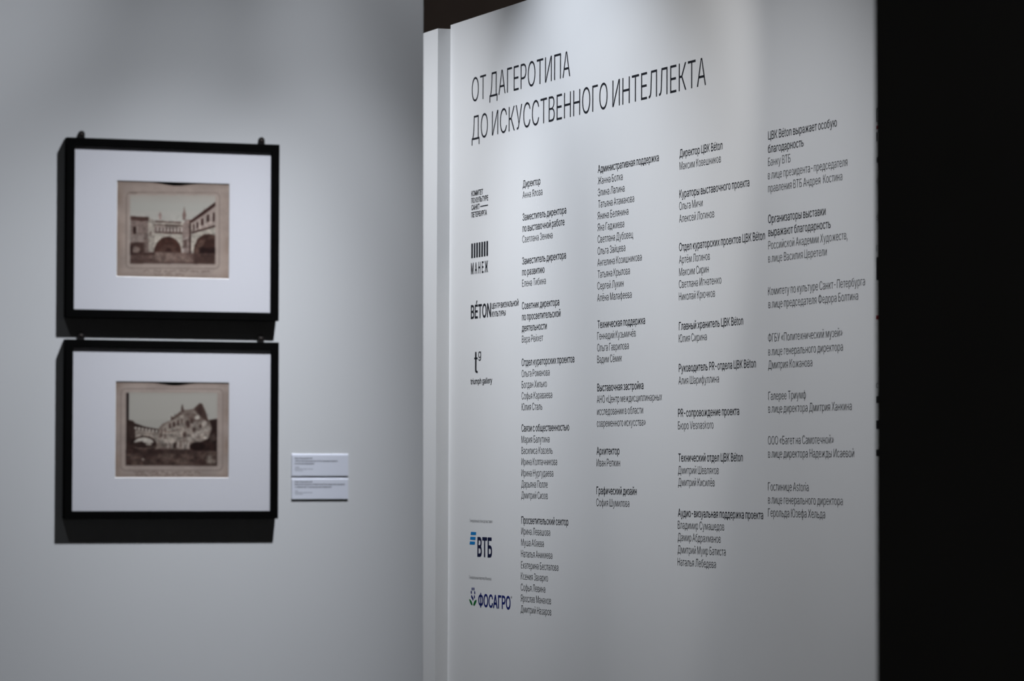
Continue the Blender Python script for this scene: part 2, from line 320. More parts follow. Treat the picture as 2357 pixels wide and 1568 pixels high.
ю	1150	217,0 217,746 103,746 103,0|462,319 462,426 191,426 191,319|837,-4 920,32 988,90 1039,167 1071,261 1082,368 1071,478 1039,572 988,649 920,707 837,744 741,756 645,744 562,707 494,649 443,572 411,478 401,368 411,261 443,167 494,90 562,32 645,-4 741,-16/673,101 618,130 576,174 546,231 528,297 522,368 528,441 546,508 576,565 618,610 673,639 741,648 809,639 864,610 907,565 937,507 955,441 960,368 955,297 937,231 907,174 864,130 809,101 741,91
я	757	653,746 353,746 225,729 135,680 80,605 62,509 80,416 135,343 225,296 354,280 585,280 585,381 362,381 280,389 225,414 193,455 183,509 193,565 224,607 280,632 362,641 534,641 534,0 653,0|373,338 239,338 30,0 168,0
Ё	823	738,0 738,112 245,112 245,450 699,450 699,562 245,562 245,888 732,888 732,1000 118,1000 118,0|600,1131 626,1148 643,1174 649,1204 643,1234 626,1260 600,1277 570,1283 539,1277 513,1260 496,1234 490,1204 496,1174 513,1148 539,1131 570,1125|318,1131 343,1148 361,1174 366,1204 361,1234 343,1260 318,1277 287,1283 257,1277 231,1260 213,1234 207,1204 213,1174 231,1148 257,1131 287,1125
ё	794	490,-10 555,9 612,38 659,77 694,124 717,179 601,207 584,172 561,143 532,120 499,104 460,94 417,91 353,98 297,121 251,158 217,209 196,273 189,349 189,415 195,474 214,530 245,578 288,616 341,641 403,649 465,641 516,617 556,578 585,528 603,467 609,397 664,434 147,434 147,333 730,333 730,381 723,475 702,554 670,619 628,670 578,709 522,735 464,751 403,756 308,743 226,706 159,647 109,569 78,475 67,367 78,260 109,167 161,90 230,32 316,-4 417,-16|573,876 598,894 616,919 621,950 616,980 598,1006 573,1023 542,1029 512,1023 486,1006 468,980 462,950 468,919 486,894 512,876 542,870|290,876 316,894 333,919 339,950 333,980 316,1006 290,1023 260,1029 229,1023 203,1006 186,980 180,950 186,919 203,894 229,876 260,870
a	765	374,-12 423,2 464,23 495,48 536,102 544,102 544,0 662,0 662,494 655,570 634,630 602,675 562,708 517,731 470,746 381,756 321,751 261,738 205,715 154,680 112,633 81,572 197,538 211,565 231,591 259,615 293,634 335,646 385,650 432,646 471,633 502,612 524,583 537,547 542,505 542,501 537,477 521,462 459,446 350,432 246,414 197,400 152,380 114,352 85,316 66,270 60,212 68,144 94,88 134,42 186,10 247,-10 314,-17/292,93 255,103 224,119 200,142 185,171 181,206 186,244 203,274 230,296 264,312 345,330 394,337 455,346 510,358 542,373 542,271 536,226 518,183 488,145 448,115 397,96 335,89
C	1003	600,-8 669,9 734,37 791,74 840,122 881,178 911,243 930,315 803,315 788,267 765,225 737,188 702,158 663,135 620,118 574,107 526,104 439,116 361,150 296,207 246,284 214,382 203,499 214,617 246,715 296,793 361,850 438,884 526,896 574,893 620,883 663,866 702,842 737,812 765,776 788,733 803,685 930,685 910,758 880,822 840,879 790,926 733,964 669,991 599,1008 526,1013 403,998 295,951 205,875 137,773 94,647 79,499 94,352 137,227 205,125 295,49 403,2 526,-13
D	987	571,15 689,60 783,134 852,233 893,357 907,502 894,646 852,769 785,868 693,940 579,985 443,1000 183,1000 183,888 434,888 541,876 628,842 696,785 745,709 775,614 785,502 775,389 745,293 695,216 625,159 534,124 422,112 189,112 189,0 430,0|118,1000 118,0 245,0 245,1000
B	897	485,0 592,9 677,35 742,77 787,131 813,196 821,268 814,340 791,399 756,447 714,483 667,506 619,515 619,524 661,540 700,562 734,591 760,629 777,677 783,735 774,805 749,869 706,923 646,964 569,991 474,1000 118,1000 118,0/245,454 488,454 549,447 601,429 642,399 673,361 692,317 699,268 686,207 648,157 581,123 481,112 245,112/245,888 472,888 556,877 614,843 649,793 660,732 654,683 635,642 605,608 566,582 520,566 468,561 245,561
É	823	738,0 738,112 245,112 245,450 699,450 699,562 245,562 245,888 732,888 732,1000 118,1000 118,0|474,1097 603,1295 469,1295 375,1097
T	882	379,888 379,0 505,0 505,888 819,888 819,1000 62,1000 62,888
O	1048	647,2 754,49 844,125 912,227 955,352 969,499 955,647 912,773 844,875 754,951 647,998 525,1013 403,998 296,951 206,875 137,773 94,647 79,499 94,352 137,227 206,125 296,49 403,2 525,-13/439,115 362,150 297,206 246,284 214,382 203,499 214,618 246,716 297,794 362,850 439,885 525,896 610,885 687,851 752,795 803,717 835,618 846,499 835,382 803,283 752,205 687,149 610,115 525,104
N	1029	246,0 246,572 244,645 240,754 234,892 211,889 291,749 349,650 397,570 760,0 911,0 911,1000 784,1000 784,383 785,309 788,213 796,105 813,108 762,210 713,296 674,359 268,1000 118,1000 118,0
P	874	245,0 245,889 456,889 527,882 584,862 626,831 655,789 672,740 677,683 672,627 655,577 626,535 584,503 528,483 457,477 215,477 215,365 462,365 568,376 653,407 719,457 766,522 794,598 803,683 794,769 766,845 719,909 653,958 568,990 462,1000 118,1000 118,0
R	883	245,0 245,889 458,889 529,882 585,864 627,835 656,796 673,748 679,692 673,637 656,591 627,553 585,524 530,507 459,501 189,501 189,389 464,389 569,398 654,427 721,473 767,534 795,607 805,692 795,777 767,851 721,913 655,960 569,990 464,1000 118,1000 118,0|841,0 595,450 452,450 694,0
V	943	546,0 910,1000 776,1000 569,405 525,271 461,60 487,60 423,270 378,405 166,1000 32,1000 401,0
A	943	167,0 374,595 418,729 482,940 456,940 519,732 564,595 777,0 910,0 543,1000 396,1000 32,0|727,279 727,391 216,391 216,279
b	834	539,-4 616,32 679,89 727,166 757,261 767,371 757,481 727,575 679,652 615,709 538,744 450,756 387,750 337,733 299,708 270,680 232,628 223,628 223,1000 103,1000 103,0 220,0 220,115 232,115 271,61 300,33 339,7 389,-10 451,-16/370,101 318,128 276,170 246,226 228,294 221,372 228,450 246,517 276,572 317,613 369,640 433,648 497,639 550,612 591,569 621,513 639,447 645,372 639,297 621,229 591,172 549,129 497,101 433,92
c	778	461,-12 512,-1 559,17 602,42 639,73 671,110 696,153 713,201 598,230 573,174 532,130 477,101 407,91 340,101 285,130 243,174 213,231 195,297 189,368 195,441 213,508 243,565 285,610 340,639 407,648 476,639 531,611 571,568 595,515 711,544 693,591 668,633 637,669 600,700 558,724 511,741 461,752 407,756 312,744 230,707 161,649 110,572 78,478 67,368 78,261 110,167 161,90 230,32 312,-4 407,-16
d	834	446,-10 496,7 534,33 564,61 603,115 615,115 615,0 731,0 731,1000 611,1000 611,628 602,628 565,680 536,708 497,733 448,750 385,756 297,744 220,709 156,652 108,575 77,481 67,371 77,261 107,166 155,89 219,32 296,-4 384,-16/338,101 285,129 243,172 213,229 195,297 189,372 195,447 213,513 243,569 284,612 337,639 402,648 465,640 518,613 559,572 589,517 607,450 613,372 607,294 589,226 559,170 517,128 465,101 402,92
e	794	490,-10 555,9 612,38 659,77 694,124 717,179 601,207 584,172 561,143 532,120 499,104 460,94 417,91 353,98 297,121 251,158 217,209 196,273 189,349 189,415 195,474 214,530 245,578 288,616 341,641 403,649 465,641 516,617 556,578 585,528 603,467 609,397 664,434 147,434 147,333 730,333 730,381 723,475 702,554 670,619 628,670 578,709 522,735 464,751 403,756 308,743 226,706 159,647 109,569 78,475 67,367 78,260 109,167 161,90 230,32 316,-4 417,-16
f	499	13,746 13,643 448,643 448,746|279,0 279,823 285,870 303,904 336,925 383,932 422,928 447,921 477,1024 437,1036 368,1042 316,1036 266,1020 222,993 188,955 166,907 158,848 158,0
g	836	493,-289 571,-267 637,-230 689,-177 721,-106 732,-17 732,746 615,746 615,627 605,627 566,680 537,708 498,733 448,750 385,756 298,744 221,709 157,652 108,577 77,484 67,376 77,268 108,177 157,105 221,52 298,20 383,9 446,15 496,31 534,54 563,82 602,134 612,134 612,-11 598,-92 555,-148 489,-180 407,-191 349,-187 303,-173 267,-154 239,-130 199,-80 99,-136 126,-178 162,-216 207,-249 263,-274 330,-291 407,-296/339,124 286,149 244,188 214,241 195,305 189,379 195,451 213,516 243,570 285,612 338,639 403,648 466,640 519,614 560,573 590,519 608,454 614,379 608,302 590,238 559,186 518,148 466,124 403,116
h	806	230,506 248,556 278,595 316,624 362,641 413,647 483,635 537,598 571,540 582,462 582,0 702,0 702,472 694,560 670,631 631,685 580,724 518,748 447,756 368,745 299,712 243,653 201,565 223,565 223,1000 103,1000 103,0 223,0 223,446
i	328	223,0 223,746 103,746 103,0|197,876 224,894 242,919 248,950 242,981 224,1006 197,1024 164,1030 133,1024 106,1006 87,981 81,950 87,919 106,894 133,876 164,870
k	748	348,392 362,392 708,746 559,746 237,416 216,416 216,268|223,0 223,1000 103,1000 103,0|732,0 376,450 291,365 578,0
l	372	318,-2 355,5 334,107 315,103 287,102 255,107 236,122 227,151 223,194 223,1000 103,1000 103,166 114,93 145,40 198,6 274,-5
m	1199	223,0 223,468 229,523 247,568 275,604 310,629 350,645 392,650 450,640 497,611 529,567 539,511 539,0 659,0 659,486 664,531 679,570 703,603 736,629 776,644 823,650 880,641 929,615 963,568 974,499 974,0 1095,0 1095,501 1087,581 1063,646 1025,695 977,731 921,752 858,759 801,754 748,737 702,710 663,674 633,631 614,579 631,579 607,652 565,709 506,747 431,759 384,754 338,739 297,715 260,680 231,635 211,581 221,581 220,746 103,746 103,0
n	805	230,506 248,556 278,595 316,624 362,641 413,647 483,635 537,598 571,540 582,462 582,0 702,0 702,472 694,560 669,631 631,685 580,724 518,748 447,756 368,745 299,712 243,653 201,565 220,565 219,746 103,746 103,0 223,0 223,446
o	816	504,-4 587,32 655,90 706,167 738,261 749,368 738,478 706,572 655,649 587,707 504,744 407,756 312,744 230,707 161,649 110,572 78,478 67,368 78,261 110,167 161,90 230,32 312,-4 407,-16/340,101 285,130 243,174 213,231 195,297 189,368 195,441 213,508 243,565 285,610 340,639 407,648 476,639 531,610 574,565 604,507 622,441 628,368 622,297 604,231 574,174 531,130 476,101 407,91
p	834	223,-281 223,115 232,115 271,61 301,33 339,7 389,-10 451,-16 539,-4 616,32 679,89 727,166 757,261 767,371 757,481 727,575 679,652 615,709 538,744 450,756 387,750 337,733 299,708 270,680 232,628 220,628 220,746 103,746 103,-281/370,101 318,128 276,170 246,226 228,294 221,372 228,450 246,517 276,572 317,613 369,640 433,648 497,639 550,612 591,569 621,513 639,447 645,372 639,297 621,229 591,172 549,129 497,101 433,92
q	834	731,746 615,746 615,628 603,628 565,680 536,708 497,733 448,750 385,756 297,744 220,709 156,652 108,575 77,481 67,371 77,261 107,166 155,89 219,32 296,-4 384,-16 446,-10 496,7 534,33 564,61 602,115 611,115 611,-281 731,-281/338,101 285,129 243,172 213,229 195,297 189,372 195,447 213,513 243,569 284,612 337,639 402,648 465,640 518,613 559,572 589,517 607,450 613,372 607,294 589,226 559,170 517,128 465,101 402,92
r	509	223,0 223,466 229,515 247,557 276,592 313,618 357,635 407,640 452,638 479,634 479,754 451,756 419,756 355,748 300,722 255,682 227,631 219,631 219,746 103,746 103,0
s	717	439,-9 511,13 570,47 614,93 642,147 651,209 639,280 602,337 540,381 451,411 338,438 282,456 244,478 221,507 213,545 224,588 257,623 307,646 368,654 431,645 477,620 508,585 527,545 637,570 617,622 588,667 548,704 499,732 439,750 368,756 293,749 226,728 170,695 128,652 101,599 92,538 104,467 142,409 205,365 293,334 417,305 465,289 499,267 520,238 527,202 515,159 481,122 426,98 356,89 294,97 244,118 207,156 185,209 70,185 89,125 121,74 166,35 220,7 285,-10 358,-16
t	447	13,746 13,643 401,643 401,746|128,183 141,102 181,42 245,4 331,-8 377,-5 419,3 397,105 364,100 335,98 294,104 267,120 253,150 248,192 248,926 128,926
u	806	437,1 505,33 562,92 604,181 586,181 586,0 702,0 702,746 582,746 582,300 576,240 557,190 528,151 490,122 444,104 393,99 323,111 269,147 235,206 223,283 223,746 103,746 103,273 111,186 136,115 175,60 226,21 288,-2 358,-10
v	765	445,0 730,746 599,746 440,305 399,171 362,41 404,41 367,171 325,305 166,746 34,746 319,0
w	1115	391,0 487,338 516,442 544,551 571,664 544,664 571,551 599,442 627,338 724,0 844,0 1070,746 944,746 852,420 812,266 769,81 791,81 750,267 711,420 622,746 495,746 405,420 365,265 324,81 344,81 302,268 262,420 171,746 44,746 270,0
x	744	180,0 291,168 351,267 402,357 340,357 393,267 454,168 564,0 703,0 410,421 410,332 691,746 554,746 458,601 398,498 345,405 407,405 352,498 290,601 197,746 56,746 336,336 337,429 41,0
y	765	127,-281 180,-285 230,-281 274,-267 313,-243 347,-210 376,-167 401,-114 730,746 600,746 440,305 398,171 361,41 404,41 367,170 325,305 166,746 34,746 319,-3 296,-70 278,-114 256,-145 231,-165 204,-175 174,-177 140,-172 121,-168 93,-272
é	794	490,-10 555,9 612,38 659,77 694,124 717,179 601,207 584,172 561,143 532,120 499,104 460,94 417,91 353,98 297,121 251,158 217,209 196,273 189,349 189,415 195,474 214,530 245,578 288,616 341,641 403,649 465,641 516,617 556,578 585,528 603,467 609,397 664,434 147,434 147,333 730,333 730,381 723,475 702,554 670,619 628,670 578,709 522,735 464,751 403,756 308,743 226,706 159,647 109,569 78,475 67,367 78,260 109,167 161,90 230,32 316,-4 417,-16|446,843 576,1040 442,1040 348,843
S	878	546,-8 636,21 707,66 760,125 792,195 803,272 796,336 776,388 744,432 705,467 660,496 612,518 519,549 417,577 333,606 292,627 257,656 234,692 226,738 233,783 253,822 285,855 329,880 382,896 442,901 526,891 594,860 642,810 663,743 788,743 775,817 741,882 689,936 621,978 540,1005 446,1013 353,1005 270,979 201,936 147,880 113,811 102,732 119,641 169,568 251,512 361,470 481,437 582,402 622,379 653,352 673,317 679,274 671,224 648,181 610,145 562,118 504,102 440,97 381,101 327,115 280,139 243,172 217,216 205,268 75,268 90,188 126,118 179,61 251,18 338,-9 440,-17
0	891	549,2 636,47 705,122 755,223 786,349 797,499 786,649 755,776 704,878 635,952 548,998 446,1013 343,998 256,952 187,878 136,776 104,649 94,499 104,349 135,223 186,122 255,47 342,2 446,-13/377,109 320,145 275,203 242,283 222,382 215,499 222,618 242,717 275,797 320,855 377,891 446,903 513,891 570,855 616,797 649,717 669,618 676,499 669,382 649,283 616,203 570,145 513,109 446,97
1	891	768,0 768,107 150,107 150,0|390,1000 169,839 169,703 411,881 417,881 417,0 542,0 542,1000
2	891	765,0 765,111 300,111 300,119 525,353 660,508 702,569 729,624 744,677 749,732 739,808 710,875 663,932 601,976 527,1004 442,1013 357,1004 281,976 218,930 169,869 139,796 129,711 250,711 255,766 273,813 301,851 339,880 385,897 440,903 491,898 537,883 575,857 605,823 623,780 630,730 625,685 611,642 587,600 555,555 460,450 126,93 126,0
3	891	523,-4 607,24 676,70 728,130 761,202 772,285 762,365 729,437 677,498 606,542 518,567 415,568 415,547 732,905 732,1000 137,1000 137,889 566,889 566,881 308,588 308,487 395,487 476,480 540,459 588,427 621,386 641,337 647,285 640,229 618,183 585,146 541,119 488,103 430,98 374,103 325,116 282,139 249,171 226,211 215,259 86,259 102,180 138,113 192,59 261,19 341,-5 428,-13
4	891	812,207 812,319 213,319 213,326 611,1000 485,1000 78,311 78,207|674,0 674,624 554,624 554,0
5	891	526,-3 607,30 674,81 725,149 758,229 768,321 763,390 745,454 716,511 678,561 632,601 578,631 517,649 451,656 399,651 349,639 305,619 268,593 263,593 296,889 720,889 720,1000 189,1000 132,497 252,483 285,508 329,528 378,540 428,544 488,537 540,515 583,480 616,435 637,380 644,319 638,258 617,205 585,160 543,127 492,105 435,98 385,103 341,118 302,143 271,175 250,213 240,256 117,256 130,183 163,118 212,64 275,22 350,-5 435,-13
6	891	532,-3 609,28 674,78 723,143 754,221 764,309 755,396 727,471 681,533 621,579 547,608 462,617 421,614 385,603 352,587 324,565 302,541 286,513 297,513 633,1000 496,1000 270,669 201,560 157,470 133,392 125,318 135,227 166,146 215,79 280,29 357,-3 445,-13/390,102 342,123 302,156 271,200 252,252 246,311 252,370 271,420 302,463 342,495 390,515 445,521 500,515 548,494 587,462 618,419 637,368 644,309 637,251 618,199 587,156 548,123 500,102 445,95
7	891	324,0 768,882 768,1000 122,1000 122,889 636,889 636,881 191,0
8	891	540,-4 623,22 692,65 744,121 777,189 788,266 781,327 761,384 730,433 690,474 643,504 591,520 591,525 655,554 706,605 739,672 750,748 740,820 710,884 663,938 602,979 528,1005 445,1013 361,1005 287,979 225,938 178,884 148,820 138,748 149,672 182,605 234,554 300,525 300,520 246,504 199,474 158,433 128,384 108,327 102,266 113,189 146,121 198,65 266,22 350,-4 445,-13/382,102 329,118 285,145 253,180 233,223 227,272 234,325 255,371 289,409 333,438 385,456 445,462 504,456 556,438 600,409 634,371 655,325 662,272 655,223 635,180 603,145 560,118 507,102 445,97/394,574 349,590 312,616 284,650 267,691 261,738 267,785 284,826 312,859 349,884 393,899 445,904 496,899 541,884 577,859 605,826 622,785 628,738 622,691 604,650 576,616 539,590 495,574 445,569
9	891	357,1003 280,972 216,922 166,858 135,780 125,691 134,604 163,529 209,467 269,421 343,392 428,383 468,386 505,397 537,413 565,435 588,459 604,487 593,487 256,0 394,0 619,331 688,440 733,530 756,608 764,682 754,773 723,854 674,921 610,971 532,1003 444,1013/500,898 548,877 588,844 618,800 637,748 644,689 637,631 618,580 588,537 548,505 499,485 444,479 390,485 342,506 302,538 272,581 253,632 246,691 253,749 272,801 302,844 342,877 390,898 444,905
«	791	468,97 206,411 468,726 331,726 64,411 331,97|741,97 479,411 741,726 603,726 337,411 603,97
»	791	188,97 455,411 188,726 51,726 313,411 51,97|460,97 728,411 460,726 323,726 585,411 323,97
®	910	534,240 607,263 674,299 732,347 779,405 815,471 838,545 846,623 838,701 815,774 779,841 732,899 674,947 607,983 534,1006 455,1013 377,1006 304,983 237,947 179,899 131,841 95,774 72,701 64,623 72,545 95,471 131,405 179,347 237,299 304,263 377,240 455,232/377,337 306,367 246,414 199,474 169,545 159,623 169,701 199,772 246,832 306,879 377,909 455,919 533,909 604,879 664,832 711,772 741,701 751,623 741,545 711,474 664,414 604,367 533,337 455,327|626,444 538,613 449,613 537,444|399,444 399,743 470,743 505,731 519,715 524,689 520,661 506,642 488,630 470,626 364,626 364,565 491,565 518,569 546,579 572,597 593,621 607,652 612,689 607,724 594,753 573,775 548,791 497,803 317,803 317,444
-	891	224,481 224,369 662,369 662,481
—	1374	0,481 0,369 1374,369 1374,481
,	369	166,-235 269,140 133,140 74,-235
.	369	222,-2 251,17 271,46 277,81 271,115 251,144 222,164 187,170 153,164 124,144 104,115 97,81 104,46 124,17 153,-2 187,-9
|	452	173,1322 173,-322 278,-322 278,1322
:	369	222,-2 251,17 271,46 277,81 271,115 251,144 222,164 187,170 153,164 124,144 104,115 97,81 104,46 124,17 153,-2 187,-9|222,539 251,558 271,587 277,621 271,656 251,685 222,705 187,711 153,705 124,685 104,656 97,621 104,587 124,558 153,539 187,532
(	537	186,258 219,107 273,-42 347,-189 464,-189 370,32 338,131 315,225 302,316 297,406 302,508 317,616 342,728 375,842 416,953 464,1060 347,1060 300,971 259,867 224,754 198,636 181,519 175,406
)	537	190,-189 263,-44 317,105 351,256 362,406 356,518 340,636 313,754 279,867 237,971 190,1060 73,1060 121,953 162,842 195,728 219,616 235,508 240,406 235,318 222,229 201,135 169,35 127,-72 73,-189
/	490	350,1047 28,-150 140,-150 462,1047
№	1496	243,0 243,756 254,756 697,0 818,0 818,1000 695,1000 695,238 685,238 239,1000 118,1000 118,0|1368,301 1368,403 942,403 942,301|1221,496 1278,517 1323,551 1357,597 1378,654 1385,719 1385,784 1378,849 1357,905 1323,951 1278,986 1220,1008 1153,1015 1086,1008 1029,986 983,951 948,905 927,849 920,784 920,719 927,654 949,598 983,552 1030,517 1087,496 1154,489/1103,596 1067,622 1045,665 1038,719 1038,784 1045,837 1066,878 1102,905 1153,913 1203,905 1239,878 1260,837 1267,784 1267,719 1260,665 1239,623 1204,596 1154,587
"""
GLYPHS = {}
for row in GLYPH_TEXT.strip().split('\n'):
    ch, adv, body = row.split('\t')
    groups = [[[tuple(map(int, p.split(','))) for p in c.split()] for c in g.split('/')] for g in body.split('|')]
    GLYPHS[ch] = (int(adv), groups)
SPACE = 285


def swell(poly, d):
    """Move an outline outwards by d (ink lies to its left), for lighter or bolder letters."""
    if not d:
        return poly
    n = len(poly)
    res = []
    for i in range(n):
        ax, ay = poly[i - 1]
        bx, by = poly[i]
        cx, cy = poly[(i + 1) % n]
        e1 = (bx - ax, by - ay)
        e2 = (cx - bx, cy - by)
        l1 = math.hypot(*e1) or 1
        l2 = math.hypot(*e2) or 1
        n1 = (e1[1] / l1, -e1[0] / l1)
        n2 = (e2[1] / l2, -e2[0] / l2)
        mx_, my_ = n1[0] + n2[0], n1[1] + n2[1]
        k = mx_ * mx_ + my_ * my_
        if k < 0.3:
            k = 0.3
        s = 2 * d / k
        res.append((bx + mx_ * s, by + my_ * s))
    return res


CACHE = {}


def winding(px_, py_, loops):
    w = 0
    for p in loops:
        for i in range(len(p)):
            (x1, y1), (x2, y2) = p[i - 1], p[i]
            if (y1 <= py_) != (y2 <= py_):
                side = (x2 - x1) * (py_ - y1) - (px_ - x1) * (y2 - y1)
                if y2 > y1 and side > 0:
                    w += 1
                elif y2 <= y1 and side < 0:
                    w -= 1
    return w


def glyph_tris(ch, weight):
    key = (ch, weight)
    if key not in CACHE:
        pieces = []
        for g in GLYPHS[ch][1]:
            loops = [swell(p, weight) for p in g]
            pts, edges = [], []
            for p in loops:
                k = len(pts)
                pts += [Vector(q) for q in p]
                edges += [(k + i, k + (i + 1) % len(p)) for i in range(len(p))]
            vs, _, fs, _, _, _ = delaunay_2d_cdt(pts, edges, [], 0, 1e-4)
            flat = [(v.x, v.y) for v in vs]
            good = []
            for t in fs:
                a, b_, c = (flat[i] for i in t)
                if winding((a[0] + b_[0] + c[0]) / 3, (a[1] + b_[1] + c[1]) / 3, loops) > 0:
                    good.append(tuple(t))
            pieces.append((flat, good))
        xs = [f[i][0] for f, ts in pieces for t in ts for i in t]
        CACHE[key] = (pieces, min(xs), max(xs))
    return CACHE[key]


class Lettering:
    """Collects lines of text as flat vinyl faces in the plane of a wall."""

    def __init__(self, y=-0.0006):
        self.v, self.f, self.y = [], [], y

    def line(self, text, s, z, width, cap, weight=0, tilt=0.0, tracking=0):
        k = cap / 1000.0
        pen = 0
        items = []
        for ch in text:
            if ch == ' ':
                pen += SPACE + tracking
                continue
            pieces, x0, x1 = glyph_tris(ch, weight)
            items.append((pieces, pen, pen + x0, pen + x1))
            pen += GLYPHS[ch][0] + tracking
        lo = min(i[2] for i in items)
        hi = max(i[3] for i in items)
        kx = width / (hi - lo)
        slope = tilt / width
        for pieces, off, _, _ in items:
            for flat, tris in pieces:
                base = len(self.v)
                for x, y in flat:
                    dx = (off + x - lo) * kx
                    self.v.append((s + dx, self.y, z + y * k + slope * dx))
                self.f += [tuple(base + i for i in t) for t in tris]

    def poly(self, pts):
        base = len(self.v)
        self.v += [(x, self.y, z) for x, z in pts]
        self.f.append(tuple(range(base, base + len(pts))))

    def rect(self, x0, x1, z0, z1):
        self.poly([(x0, z0), (x1, z0), (x1, z1), (x0, z1)])

    def ellipse(self, cx, cz, rx, rz, turn=0.0, n=20):
        c, s_ = math.cos(turn), math.sin(turn)
        self.poly([(cx + rx * math.cos(t) * c - rz * math.sin(t) * s_, cz + rx * math.cos(t) * s_ + rz * math.sin(t) * c)
                   for t in (2 * math.pi * i / n for i in range(n))])

    def mesh(self, name):
        me = bpy.data.meshes.new(name)
        me.from_pydata(self.v, [], self.f)
        return me


# ------------------------------------------------------------------ the setting
structure('floor', box_mesh('floor', -9, 9, -3, 19, -0.1, 0.0), M_FLOOR, label='dark grey exhibition hall floor')
structure('ceiling', box_mesh('ceiling', -9, 9, -3, 19, 4.6, 4.7), M_CEIL, label='black ceiling over the exhibition hall')
structure('wall_back', box_mesh('wall_back', -9, 9, 18.0, 18.2, 0, 4.6), M_DARK_HALL, label='unlit brown wall of the hall beyond the partitions')
structure('wall_left', box_mesh('wall_left', -3.6, 0.511, 0.0, 0.12, 0, 3.3, 0.002), M_PAINT, LEFT_M, 'pale grey-white wall carrying two framed photographs')
structure('wall_far', box_mesh('wall_far', -1.9, 0.0, -0.041, 0.12, 0, 2.886, 0.0008), M_BOARD, PANEL_M, 'narrow white wall end standing proud beyond the text wall')
occ = Matrix.Translation((0.4785, 4.9, 0)) @ Matrix.Rotation(math.radians(-10), 4, 'Z')
structure('wall_right', box_mesh('wall_right', 0.0, 2.4, 0.0, 0.15, 0, 3.4, 0.002), M_BLACK_WALL, occ, 'black partition wall close to the viewer')

# ------------------------------------------------------------------ the text wall
TW = thing('text_wall', 'tall white free-standing wall printed with exhibition title, columns of credits and sponsor logos', 'exhibition wall', PANEL_M)
bm = bmesh.new()
add_box(bm, 0.0, 3.7, 0.0, 0.12, 0.0, 2.898)
bmesh.ops.bevel(bm, geom=list(bm.edges), offset=0.0006, segments=1, affect='EDGES')
link('board', mesh_of(bm, 'board'), M_BOARD, TW)

CAP_SMALL, CAP_TITLE = 0.0210, 0.0743
W_HEAD, W_NAME, W_TITLE = 0, -19, -17
